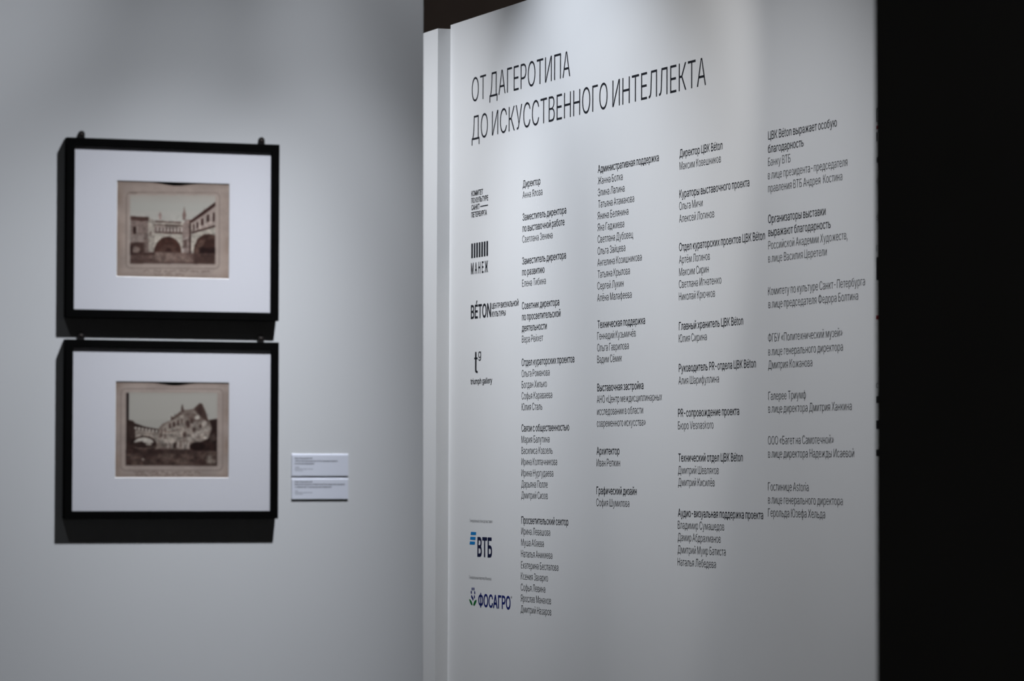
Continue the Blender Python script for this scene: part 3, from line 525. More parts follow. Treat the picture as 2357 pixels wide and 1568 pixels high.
# kind (H heading, N name, T title), text, distance along the wall, height, width, rise
BLOCKS = [
    (('H', 'Директор', 0.6203, 2.3580, 0.1391, 0),
     ('N', 'Анна Ялова', 0.6196, 2.3268, 0.1561, 0),),
    (('H', 'Заместитель директора', 0.6203, 2.2626, 0.3397, 0),
     ('H', 'по выставочной работе', 0.6207, 2.2304, 0.3264, 0),
     ('N', 'Светлана Зенина', 0.6195, 2.1988, 0.2361, 0),),
    (('H', 'Заместитель директора', 0.6184, 2.1363, 0.3407, 0),
     ('H', 'по развитию', 0.6188, 2.1045, 0.1757, 0),
     ('N', 'Елена Тибина', 0.6191, 2.0719, 0.1856, 0),),
    (('H', 'Советник директора', 0.6178, 2.0072, 0.2916, 0),
     ('H', 'по просветительской', 0.6187, 1.9753, 0.3007, 0),
     ('H', 'деятельности', 0.6180, 1.9435, 0.1959, 0),
     ('N', 'Вера Рейхет', 0.6189, 1.9109, 0.1669, 0),),
    (('H', 'Отдел кураторских проектов', 0.6172, 1.8441, 0.4087, 0),
     ('N', 'Ольга Романова', 0.6176, 1.8118, 0.2200, 0),
     ('N', 'Богдан Хилько', 0.6183, 1.7799, 0.1977, 0),
     ('N', 'Софья Караваева', 0.6180, 1.7478, 0.2395, 0),
     ('N', 'Юлия Сталь', 0.6190, 1.7159, 0.1631, 0),),
    (('H', 'Связи с общественностью', 0.6182, 1.6552, 0.3707, 0),
     ('N', 'Мария Балутина', 0.6186, 1.6227, 0.2203, 0),
     ('N', 'Василиса Ковзель', 0.6194, 1.5906, 0.2429, 0),
     ('N', 'Ирина Колпачникова', 0.6189, 1.5587, 0.2786, 0),
     ('N', 'Ирина Нургудаева', 0.6189, 1.5266, 0.2501, 0),
     ('N', 'Дарьяна Полле', 0.6188, 1.4946, 0.2074, 0),
     ('N', 'Дмитрий Сизов', 0.6192, 1.4629, 0.2078, 0),),
    (('H', 'Просветительский сектор', 0.6200, 1.3910, 0.3646, 0),
     ('N', 'Ирина Левашова', 0.6198, 1.3596, 0.2270, 0),
     ('N', 'Муша Абаева', 0.6196, 1.3274, 0.1783, 0),
     ('N', 'Наталья Аникиева', 0.6195, 1.2952, 0.2441, 0),
     ('N', 'Екатерина Беспалова', 0.6198, 1.2626, 0.2906, 0),
     ('N', 'Ксения Захарко', 0.6186, 1.2306, 0.2126, 0),
     ('N', 'Софья Левина', 0.6184, 1.1987, 0.1928, 0),
     ('N', 'Ярослав Манахов', 0.6187, 1.1675, 0.2360, 0),
     ('N', 'Дмитрий Назаров', 0.6186, 1.1362, 0.2392, 0),),
    (('H', 'Административная поддержка', 1.1943, 2.3584, 0.4244, 0),
     ('N', 'Жанна Ботка', 1.1946, 2.3263, 0.1759, 0),
     ('N', 'Элина Лапина', 1.1949, 2.2940, 0.1891, 0),
     ('N', 'Татьяна Атаманова', 1.1973, 2.2619, 0.2536, 0),
     ('N', 'Янина Белянина', 1.1940, 2.2301, 0.2177, 0),
     ('N', 'Яна Гаджиева', 1.1943, 2.1983, 0.1884, 0),
     ('N', 'Светлана Дубовец', 1.1946, 2.1658, 0.2502, 0),
     ('N', 'Ольга Зайцева', 1.1949, 2.1335, 0.1960, 0),
     ('N', 'Ангелина Козишникова', 1.1938, 2.1021, 0.3106, 0),
     ('N', 'Татьяна Крылова', 1.1955, 2.0698, 0.2273, 0),
     ('N', 'Сергей Лукин', 1.1936, 2.0380, 0.1856, 0),
     ('N', 'Алёна Малафеева', 1.1932, 2.0057, 0.2426, 0),),
    (('H', 'Техническая поддержка', 1.1956, 1.9326, 0.3335, 0),
     ('N', 'Геннадий Кузьмичёв', 1.1942, 1.9012, 0.2714, 0),
     ('N', 'Ольга Гаврилова', 1.1940, 1.8690, 0.2230, 0),
     ('N', 'Вадим Сёмик', 1.1943, 1.8371, 0.1753, 0),),
    (('H', 'Выставочная застройка', 1.1955, 1.7601, 0.3239, 0),
     ('N', 'АНО «Центр междисциплинарных', 1.1930, 1.7279, 0.4510, 0),
     ('N', 'исследовании в области', 1.1945, 1.6951, 0.3223, 0),
     ('N', 'современного искусства»', 1.1936, 1.6629, 0.3418, 0),),
    (('H', 'Архитектор', 1.1923, 1.5873, 0.1625, 0),
     ('N', 'Иван Репкин', 1.1926, 1.5551, 0.1664, 0),),
    (('H', 'Графический дизайн', 1.1921, 1.4792, 0.2830, 0),
     ('N', 'София Шумилова', 1.1916, 1.4467, 0.2329, 0),),
    (('H', 'Директор ЦВК Béton', 1.7565, 2.3568, 0.2727, 0),
     ('N', 'Максим Ковешников', 1.7567, 2.3242, 0.2623, 0),),
    (('H', 'Кураторы выставочного проекта', 1.7558, 2.2513, 0.4372, 0),
     ('N', 'Ольга Мичи', 1.7553, 2.2199, 0.1497, 0),
     ('N', 'Алексей Логинов', 1.7555, 2.1873, 0.2229, 0),),
    (('H', 'Отдел кураторских проектов ЦВК Béton', 1.7552, 2.1133, 0.5311, 0),
     ('N', 'Артём Логинов', 1.7555, 2.0807, 0.1965, 0),
     ('N', 'Максим Сирин', 1.7557, 2.0484, 0.1888, 0),
     ('N', 'Светлана Игнатенко', 1.7545, 2.0168, 0.2690, 0),
     ('N', 'Николай Крючков', 1.7547, 1.9849, 0.2298, 0),),
    (('H', 'Главный хранитель ЦВК Béton', 1.7552, 1.9080, 0.4022, 0),
     ('N', 'Юлия Сирина', 1.7547, 1.8761, 0.1783, 0),),
    (('H', 'Руководитель PR-отдела ЦВК Béton', 1.7552, 1.7994, 0.4789, 0),
     ('N', 'Алия Шарифуллина', 1.7540, 1.7669, 0.2565, 0),),
    (('H', 'PR-сопровождение проекта', 1.7517, 1.6831, 0.3828, 0),
     ('N', 'Бюро Vesnaskoro', 1.7512, 1.6506, 0.2255, 0),),
    (('H', 'Технический отдел ЦВК Béton', 1.7539, 1.5673, 0.4032, 0),
     ('N', 'Дмитрий Шевляков', 1.7527, 1.5352, 0.2571, 0),
     ('N', 'Дмитрий Кисилёв', 1.7536, 1.5040, 0.2313, 0),),
    (('H', 'Аудио-визуальная поддержка проекта', 1.7529, 1.4247, 0.5259, 0.0001),
     ('N', 'Владимир Сумашедов', 1.7513, 1.3934, 0.2936, -0.0002),
     ('N', 'Дамир Абдрахманов', 1.7516, 1.3620, 0.2715, -0.0001),
     ('N', 'Дмитрий Муир Батиста', 1.7512, 1.3301, 0.3031, 0),
     ('N', 'Наталья Лебедева', 1.7508, 1.2981, 0.2432, -0.0005),),
    (('H', 'ЦВК Béton выражает особую', 2.3041, 2.3576, 0.3862, 0),
     ('H', 'благодарность', 2.3037, 2.3249, 0.2037, 0),
     ('N', 'Банку ВТБ', 2.3044, 2.2924, 0.1291, 0),
     ('N', 'в лице президента-председателя', 2.3039, 2.2597, 0.4434, 0),
     ('N', 'правления ВТБ Андрея  Костина', 2.3047, 2.2277, 0.4155, 0),),
    (('H', 'Организаторы выставки', 2.3050, 2.1517, 0.3246, 0),
     ('H', 'выражают благодарность', 2.3063, 2.1190, 0.3511, 0),
     ('N', 'Российской Академии Художеств,', 2.3064, 2.0871, 0.4418, 0),
     ('N', 'в лице Василия Церетели', 2.3066, 2.0547, 0.3298, 0),),
    (('N', 'Комитету по культуре Санкт-Петербурга', 2.3058, 1.9743, 0.5349, 0),
     ('N', 'в лице председателя Федора Болтина', 2.3077, 1.9423, 0.4970, 0),),
    (('N', 'ФГБУ «Политехнический музей»', 2.3063, 1.8595, 0.4159, 0),
     ('N', 'в лице генерального директора', 2.3076, 1.8259, 0.4163, 0),
     ('N', 'Дмитрия Кожанова', 2.3077, 1.7933, 0.2499, 0),),
    (('N', 'Галерее Триумф', 2.3081, 1.7170, 0.2142, 0),
     ('N', 'в лице директора Дмитрия Ханкина', 2.3082, 1.6856, 0.4633, 0),),
    (('N', 'ООО «Багет на Самотечной»', 2.3069, 1.6080, 0.3694, 0),
     ('N', 'в лице директора Надежды Исаевой', 2.3081, 1.5755, 0.4764, 0),),
    (('N', 'Гостинице Astoria', 2.3074, 1.4949, 0.2308, 0),
     ('N', 'в лице генерального директора', 2.3081, 1.4631, 0.4162, 0),
     ('N', 'Герольда Юзефа Хельда', 2.3077, 1.4313, 0.3215, 0),),
    (('T', 'ОТ ДАГЕРОТИПА', 0.1916, 2.6440, 0.7943, 0),
     ('T', 'ДО ИСКУССТВЕННОГО ИНТЕЛЛЕКТА', 0.1931, 2.5288, 1.7314, 0),),
]
for blk in BLOCKS:
    if blk[0][0] == 'T':
        for k, t, s, z, wd, tilt in blk:
            L = Lettering()
            L.line(t, s, z, wd, CAP_TITLE, W_TITLE, tilt)
            link('title_line', L.mesh('title_line'), M_INK, TW, 'large thin black title capitals')
        continue
    head = Lettering()
    names = Lettering()
    for k, t, s, z, wd, tilt in blk:
        (head if k == 'H' else names).line(t, s, z, wd, CAP_SMALL, W_HEAD if k == 'H' else W_NAME, tilt)
    if head.v:
        h = link('credit_heading', head.mesh('credit_heading'), M_INK, TW)
        link('credit_names', names.mesh('credit_names'), M_INK, h)
    else:
        link('credit_paragraph', names.mesh('credit_paragraph'), M_INK, TW)

# text, distance along, height, width, cap height, weight, tracking, ink
LOGO = {v[0]: v for v in [
    ('КОМИТЕТ', 0.1925, 2.3624, 0.0993, 0.0153, 28, 1, 'ink'),
    ('ПО КУЛЬТУРЕ', 0.1918, 2.3414, 0.1436, 0.0153, 28, 1, 'ink'),
    ('САНКТ', 0.193, 2.3206, 0.07, 0.0153, 28, 1, 'ink'),
    ('ПЕТЕРБУРГА', 0.1923, 2.2988, 0.1323, 0.0153, 28, 1, 'ink'),
    ('МАНЕЖ', 0.1916, 2.1292, 0.145, 0.0327, 30, 450, 'ink'),
    ('BÉTON', 0.1924, 1.9962, 0.171, 0.0393, 30, 2, 'ink'),
    ('ЦЕНТР ВИЗУАЛЬНОЙ', 0.37, 2.0192, 0.2192, 0.0154, 14, 1, 'ink'),
    ('КУЛЬТУРЫ', 0.3703, 1.9952, 0.1138, 0.015, 14, 1, 'ink'),
    ('triumph gallery', 0.1928, 1.8002, 0.1827, 0.0167, 18, 0, 'ink'),
    ('g', 0.2575, 1.8764, 0.0228, 0.0261, 10, 0, 'ink'),
    ('Генеральный спонсор выставки', 0.1903, 1.3893, 0.1927, 0.0099, -22, 0, 'ink'),
    ('ВТБ', 0.2578, 1.2898, 0.1236, 0.0551, 34, 0, 'navy'),
    ('Генеральный партнер Манежа', 0.1885, 1.221, 0.1871, 0.0099, -22, 0, 'ink'),
    ('ФОСАГРО', 0.2672, 1.1422, 0.2685, 0.0365, 34, 0, 'violet'),
    ('®', 0.5381, 1.1715, 0.0081, 0.0088, 0, 0, 'ink'),
]}


def logo_line(L, key):
    t, s, z, wd, cap, wt, trk, ink = LOGO[key]
    L.line(t, s, z, wd, cap, wt, 0.0, trk)


# city committee: four lines with a long dash
L = Lettering()
for key in ('КОМИТЕТ', 'ПО КУЛЬТУРЕ', 'САНКТ', 'ПЕТЕРБУРГА'):
    logo_line(L, key)
L.rect(0.268, 0.334, 2.3253, 2.3284)
link('logo', L.mesh('logo'), M_INK, TW, 'small four-line black logo with a long dash')

# seven bars over a spaced word
L = Lettering()
for i in range(7):
    x = 0.1938 + i * (0.3228 - 0.1938) / 6
    L.rect(x, x + 0.0130, 2.1766, 2.2208)
lg = link('logo', L.mesh('logo'), M_INK, TW, 'black logo of seven upright bars')
L = Lettering()
logo_line(L, 'МАНЕЖ')
link('logo_lettering', L.mesh('logo_lettering'), M_INK, lg)

# bold word with two small lines beside it
L = Lettering()
logo_line(L, 'BÉTON')
lg = link('logo', L.mesh('logo'), M_INK, TW, 'bold black word logo with two small lines beside it')
L = Lettering()
logo_line(L, 'ЦЕНТР ВИЗУАЛЬНОЙ')
logo_line(L, 'КУЛЬТУРЫ')
link('logo_lettering', L.mesh('logo_lettering'), M_INK, lg)

# tall t with a raised g
L = Lettering()
L.rect(0.2306, 0.2424, 1.8440, 1.8957)
L.rect(0.2240, 0.2515, 1.8738, 1.8792)
L.poly([(0.2306, 1.8440), (0.2424, 1.8440), (0.2436, 1.8405), (0.2470, 1.8392), (0.2527, 1.8392),
        (0.2527, 1.8326), (0.2440, 1.8326), (0.2370, 1.8340), (0.2322, 1.8375)])
logo_line(L, 'g')
lg = link('logo', L.mesh('logo'), M_INK, TW, 'black logo of a tall t with a raised g')
L = Lettering()
logo_line(L, 'triumph gallery')
link('logo_lettering', L.mesh('logo_lettering'), M_INK, lg)

# sponsor with three slanted blue bars
L = Lettering()
logo_line(L, 'Генеральный спонсор выставки')
link('sponsor_caption', L.mesh('sponsor_caption'), M_INK, TW)
L = Lettering()
for dx, z1, z0 in ((0.0, 1.3606, 1.3517), (-0.0049, 1.3460, 1.3371), (-0.0091, 1.3321, 1.3232)):
    L.poly([(0.1996 + dx, z0), (0.2440 + dx, z0), (0.2472 + dx, z1), (0.2022 + dx, z1)])
lg = link('logo', L.mesh('logo'), M_BLUE, TW, 'logo of three slanted bright blue bars')
L = Lettering()
logo_line(L, 'ВТБ')
link('logo_lettering', L.mesh('logo_lettering'), M_NAVY, lg, 'bold navy logo letters')

# partner with a flower of blue dots over two green leaves
L = Lettering()
logo_line(L, 'Генеральный партнер Манежа')
link('sponsor_caption', L.mesh('sponsor_caption'), M_INK, TW)
L = Lettering()
logo_line(L, 'ФОСАГРО')
lg = link('logo', L.mesh('logo'), M_VIOLET, TW, 'indigo word logo beside a flower emblem')
L = Lettering()
for cx_, cz_, turn in ((0.2150, 1.1912, 0.0), (0.2288, 1.1915, 0.0), (0.2071, 1.1812, 0.0), (0.2366, 1.1808, 0.0),
                       (0.2105, 1.1685, 0.35), (0.2340, 1.1685, -0.25), (0.2215, 1.1620, 0.0), (0.2160, 1.1655, 0.5)):
    L.ellipse(cx_, cz_, 0.0046, 0.0050, turn)
link('flower_emblem', L.mesh('flower_emblem'), M_VIOLET, lg)
L = Lettering()
L.poly([(0.1896, 1.1606), (0.2020, 1.1585), (0.2110, 1.1540), (0.2165, 1.1470), (0.2180, 1.1424), (0.2075, 1.1436), (0.1985, 1.1490), (0.1925, 1.1550)])
L.poly([(0.2540, 1.1604), (0.2430, 1.1592), (0.2335, 1.1550), (0.2270, 1.1480), (0.2240, 1.1424), (0.2345, 1.1424), (0.2430, 1.1480), (0.2505, 1.1545)])
link('leaf_emblem', L.mesh('leaf_emblem'), M_GREEN, lg, 'two green leaves of the emblem')
L = Lettering()
logo_line(L, '®')
link('trade_mark_sign', L.mesh('trade_mark_sign'), M_INK, lg)

# the next column, all but hidden behind the black partition
L = Lettering()
X6 = 2.8985
L.rect(X6, X6 + 0.003, 2.350, 2.382)
L.rect(X6, X6 + 0.060, 2.379, 2.382)
L.rect(X6, X6 + 0.060, 2.350, 2.353)
L.rect(X6 + 0.057, X6 + 0.060, 2.350, 2.382)
L.rect(X6, X6 + 0.004, 2.305, 2.326)
lg = link('logo', L.mesh('logo'), M_INK, TW, 'outlined box logo beside the black partition')
L = Lettering()
L.rect(X6, X6 + 0.05, 2.333, 2.341)
L.rect(X6, X6 + 0.03, 1.893, 1.902)
link('red_mark', L.mesh('red_mark'), M_RED, lg, 'red marks of the logo')
L = Lettering()
for z0, z1, wd in ((2.255, 2.268, 0.02), (1.984, 2.037, 0.10), (1.700, 1.716, 0.06), (1.640, 1.660, 0.06), (1.578, 1.593, 0.06)):
    L.rect(X6 + 0.001, X6 + wd, z0, z1)
L.line('с', X6, 2.208, 0.012, 0.0150, -10)
L.line('s', X6, 2.122, 0.012, 0.0165, -10)
L.line('П', X6, 2.050, 0.014, 0.0140, -20)
L.line('с', X6, 1.735, 0.012, 0.0150, -10)
link('logo', L.mesh('logo'), M_INK, TW, 'partly hidden black logos beside the black partition')


# ------------------------------------------------------------------ the old photographs
GW, GH = 236, 200


def lin(c):
    c = np.asarray(c, float) / 255.0
    return np.where(c <= 0.04045, c / 12.92, ((c + 0.055) / 1.055) ** 2.4)


class Canvas:
    """A small tone raster in the coordinates of the print (u right, v down, both 0..1)."""

    def __init__(self, x0, x1, t0, t1, b0, b1, seed):
        self.q = (x0, x1, t0, t1, b0, b1)
        self.rng = np.random.default_rng(seed)
        u = (np.arange(GW) + 0.5) / GW
        v = (np.arange(GH) + 0.5) / GH
        self.U, self.V = np.meshgrid(u, v)
        self.img = np.zeros((GH, GW, 3))

    def uv(self, x, y):
        x0, x1, t0, t1, b0, b1 = self.q
        u = (x - x0) / (x1 - x0)
        t = t0 + (t1 - t0) * u
        b_ = b0 + (b1 - b0) * u
        return u, (y - t) / (b_ - t)

    def noise(self, cells, amp):
        n = self.rng.random((cells + 2, cells + 2))
        fx, fy = self.U * cells, self.V * cells
        ix, iy = fx.astype(int), fy.astype(int)
        tx, ty = fx - ix, fy - iy
        tx, ty = tx * tx * (3 - 2 * tx), ty * ty * (3 - 2 * ty)
        a = n[iy, ix] * (1 - tx) + n[iy, ix + 1] * tx
        c = n[iy + 1, ix] * (1 - tx) + n[iy + 1, ix + 1] * tx
        return ((a * (1 - ty) + c * ty) - 0.5) * 2 * amp

    def put(self, mask, color):
        m = np.clip(mask, 0, 1)[..., None]
        self.img = self.img * (1 - m) + np.asarray(color, float) * m

    def soften(self, m, r):
        for _ in range(r):
            p = np.pad(m, 1, mode='edge')
            m = (p[1:-1, 1:-1] * 2 + p[:-2, 1:-1] + p[2:, 1:-1] + p[1:-1, :-2] + p[1:-1, 2:]) / 6
        return m

    def poly(self, pts, color, soft=1, alpha=1.0, gain=None):
        P = [self.uv(*p) for p in pts]
        r = np.zeros((GH, GW), bool)
        for i in range(len(P)):
            (x1, y1), (x2, y2) = P[i - 1], P[i]
            if y1 == y2:
                continue
            r ^= ((y1 > self.V) != (y2 > self.V)) & (self.U < (x2 - x1) * (self.V - y1) / (y2 - y1) + x1)
        m = self.soften(r.astype(float), soft) * alpha
        if gain is not None:
            m = m * gain
        self.put(m, color)

    def rect(self, x0, y0, x1, y1, color, soft=1, alpha=1.0, gain=None):
        self.poly([(x0, y0), (x1, y0), (x1, y1), (x0, y1)], color, soft, alpha, gain)

    def ell(self, cx_, cy_, rx, ry, color, soft=1, alpha=1.0, clip=None, gain=None):
        pts = [(cx_ + rx * math.cos(t), cy_ + ry * math.sin(t)) for t in np.linspace(0, 2 * math.pi, 40, endpoint=False)]
        if clip:
            pts = [(min(max(x, clip[0]), clip[2]), min(max(y, clip[1]), clip[3])) for x, y in pts]
        self.poly(pts, color, soft, alpha, gain)

    def stroke(self, pts, width, color, soft=1, alpha=1.0):
        for (x1, y1), (x2, y2) in zip(pts[:-1], pts[1:]):
            l_ = math.hypot(x2 - x1, y2 - y1) or 1
            nx, ny = -(y2 - y1) / l_ * width / 2, (x2 - x1) / l_ * width / 2
            self.poly([(x1 + nx, y1 + ny), (x2 + nx, y2 + ny), (x2 - nx, y2 - ny), (x1 - nx, y1 - ny)], color, soft, alpha)

    def outline(self, x0, y0, x1, y1, r, width, color, alpha):
        pts = []
        for cx_, cy_, a0 in ((x1 - r, y0 + r, -90), (x1 - r, y1 - r, 0), (x0 + r, y1 - r, 90), (x0 + r, y0 + r, 180)):
            pts += [(cx_ + r * math.cos(math.radians(a0 + a)), cy_ + r * math.sin(math.radians(a0 + a))) for a in (0, 30, 60, 90)]
        self.stroke(pts + pts[:1], width, color, 1, alpha)

    def script(self, x0, x1, y, h, color, alpha):
        """A faded line of handwriting."""
        x = x0
        while x < x1:
            wlen = self.rng.uniform(90, 190)
            pts = []
            xx = x
            while xx < min(x + wlen, x1):
                pts.append((xx, y + h * self.rng.uniform(-0.5, 0.5)))
                xx += self.rng.uniform(9, 17)
            if len(pts) > 1:
                self.stroke(pts, 9, color, 1, alpha)
            x += wlen + self.rng.uniform(20, 50)

    def grain(self, x0, y0, x1, y1, amp):
        """Mottled masonry and earth inside the picture."""
        (a, b_), (c, d) = self.uv(x0, y0), self.uv(x1, y1)
        m = self.soften(((self.U > a) & (self.U < c) & (self.V > b_) & (self.V < d)).astype(float), 2)
        g = 1 + (self.noise(34, 0.9) + self.noise(70, 0.9)) * amp * m
        lum = self.img.mean(2)
        k = np.where(lum < 145, 1.0, 0.3)
        self.img *= (1 + (g - 1) * k)[..., None]

    def finish(self):
        for k in range(3):
            self.img[..., k] = self.soften(self.img[..., k], 2)
        return self.img

    def card(self, base):
        self.img[:] = base
        self.img *= (1 + self.noise(5, 0.07) + self.noise(17, 0.03) + self.noise(60, 0.02))[..., None]
        edge = np.minimum(self.U, 1 - self.U)
        m = np.exp(-(edge / 0.05) ** 2) * (0.5 + self.noise(6, 0.5))
        self.put(m * 0.45, (104, 84, 70))
        m = np.exp(-(np.minimum(self.V, 1 - self.V) / 0.03) ** 2)
        self.put(m * 0.25, (100, 84, 74))


def courtyard():
    c = Canvas(172, 1725, 105, 145, 1425, 1450, 3)
    c.card((142, 128, 119))
    c.outline(300, 262, 1592, 1312, 55, 16, (116, 104, 96), 0.8)
    c.outline(326, 286, 1566, 1288, 45, 10, (156, 143, 134), 0.5)
    c.poly([(342, 262), (460, 262), (440, 276), (350, 276)], (78, 66, 60), 2, 0.8)
    sky = 0.6 + 0.4 * np.clip((c.V - 0.12) / 0.12, 0, 1)
    c.rect(350, 300, 1532, 1250, (151, 148, 140), 2, 1.0, sky)
    c.rect(350, 520, 1532, 1250, (156, 151, 143), 8, 0.6)
    D, MID, LT, PALE = (42, 27, 24), (88, 72, 66), (136, 124, 116), (149, 141, 130)
    # spires
    c.poly([(765, 525), (786, 565), (780, 640), (750, 640), (746, 565)], (126, 104, 98), 2, 0.9)
    c.poly([(1100, 430), (1112, 520), (1128, 560), (1118, 640), (1082, 640), (1076, 560), (1092, 520)], (104, 82, 76), 2, 0.9)
    c.poly([(1378, 450), (1392, 520), (1366, 520)], (128, 116, 108), 2, 0.8)
    # building on the left
    c.poly([(355, 596), (600, 606), (688, 650), (694, 1110), (355, 1110)], (112, 97, 90), 1)
    c.poly([(600, 612), (688, 652), (694, 1110), (600, 1110)], PALE, 3, 0.85)
    c.poly([(355, 592), (606, 606), (606, 655), (520, 660), (355, 645)], (66, 48, 43), 2)
    c.rect(398, 738, 438, 835, D, 2)
    c.rect(440, 738, 462, 835, (140, 128, 120), 2, 0.7)
    c.rect(355, 850, 560, 950, (132, 120, 112), 4, 0.6)
    c.rect(355, 958, 560, 1112, (60, 44, 39), 3)
    c.poly([(540, 880), (610, 900), (610, 1100), (545, 1100)], (88, 74, 68), 5, 0.7)
    c.ell(430, 1060, 62, 45, (110, 96, 88), 3, 0.9)
    c.rect(356, 1000, 386, 1110, D, 2)
    c.rect(628, 800, 648, 870, MID, 2, 0.8)
    # gallery across the middle
    c.poly([(690, 650), (1085, 668), (1090, 1108), (690, 1108)], PALE, 1)
    c.poly([(700, 652), (1062, 668), (1062, 690), (700, 676)], MID, 1)
    c.poly([(686, 702), (1092, 716), (1092, 732), (686, 718)], (58, 40, 36), 1)
    c.poly([(690, 732), (1092, 744), (1092, 830), (690, 818)], (112, 97, 91), 1)
    for i in range(8):
        x = 728 + i * 47
        c.poly([(x, 748 + i), (x + 11, 742 + i), (x + 22, 748 + i), (x + 24, 800 + i), (x - 2, 800 + i)], (158, 149, 140), 1)
        c.rect(x + 26, 746 + i, x + 38, 806 + i, (62, 45, 40), 1, 0.9)
    c.poly([(690, 806), (1092, 818), (1092, 836), (690, 824)], (70, 53, 48), 1)
    c.ell(875, 1096, 190, 222, (58, 38, 32), 1, 1.0, (350, 300, 1532, 1096))
    c.ell(885, 1096, 130, 120, (74, 54, 47), 6, 0.8, (350, 300, 1532, 1096))
    c.ell(882, 1096, 46, 70, (50, 32, 28), 2, 1.0, (350, 300, 1532, 1096))
    # corner tower
    c.poly([(1078, 700), (1120, 640), (1196, 632), (1200, 1108), (1078, 1108)], (122, 107, 100), 1)
    c.rect(1090, 900, 1140, 1030, (82, 66, 60), 3, 0.9)
    c.poly([(1086, 908), (1160, 876), (1160, 892), (1086, 926)], (160, 148, 140), 1)
    c.rect(1172, 640, 1200, 1108, (52, 36, 32), 1, 0.95)
    c.rect(1070, 1040, 1100, 1100, (150, 140, 132), 2, 0.8)
    # gallery on the right
    c.poly([(1200, 650), (1532, 398), (1532, 1112), (1200, 1112)], PALE, 1)
    c.poly([(1204, 676), (1532, 448), (1532, 730), (1204, 822)], (138, 124, 116), 1)
    c.poly([(1186, 650), (1360, 520), (1532, 392), (1532, 446), (1380, 560), (1204, 680)], (46, 28, 25), 1)
    for x, y, w_, h in ((1236, 690, 20, 90), (1284, 664, 22, 92), (1352, 612, 30, 100), (1434, 560, 34, 110), (1516, 530, 26, 130)):
        c.poly([(x - w_ / 2, y + h), (x - w_ / 2, y + 18), (x, y), (x + w_ / 2, y + 18), (x + w_ / 2, y + h)], (48, 31, 28), 1)
    for x, y in ((1262, 690), (1318, 655), (1394, 610), (1480, 560)):
        c.rect(x - 8, y, x + 8, y + 110, (164, 152, 143), 1, 0.7)
    c.poly([(1204, 806), (1532, 712), (1532, 736), (1204, 832)], (58, 40, 36), 1)
    c.poly([(1236, 1112), (1244, 1000), (1290, 900), (1370, 842), (1450, 832), (1532, 850), (1532, 1112)], (54, 36, 31), 1)
    c.poly([(1246, 1105), (1262, 1010), (1320, 920), (1400, 905), (1360, 1000), (1310, 1105)], (84, 65, 57), 5, 0.8)
    c.rect(1440, 860, 1530, 900, (80, 62, 54), 4, 0.6)
    c.rect(1320, 1020, 1532, 1112, (34, 21, 19), 5)
    # ground
    c.poly([(355, 1110), (700, 1086), (1532, 1108), (1532, 1250), (355, 1250)], (80, 63, 57), 2)
    c.poly([(690, 1095), (1120, 1100), (1260, 1215), (760, 1225), (620, 1160)], (116, 99, 90), 6, 0.9, 0.75 + c.noise(24, 0.45))
    c.rect(355, 1100, 690, 1130, (52, 36, 32), 3, 0.8)
    c.rect(1240, 1110, 1532, 1250, (58, 42, 37), 6, 0.8)
    c.rect(355, 1190, 760, 1250, (62, 46, 41), 5, 0.7, 0.8 + c.noise(20, 0.5))
    c.grain(350, 560, 1532, 1250, 0.13)
    c.script(540, 1500, 1352, 34, (92, 78, 72), 0.75)
    c.script(690, 1110, 1398, 32, (92, 78, 72), 0.75)
    return c.finish()


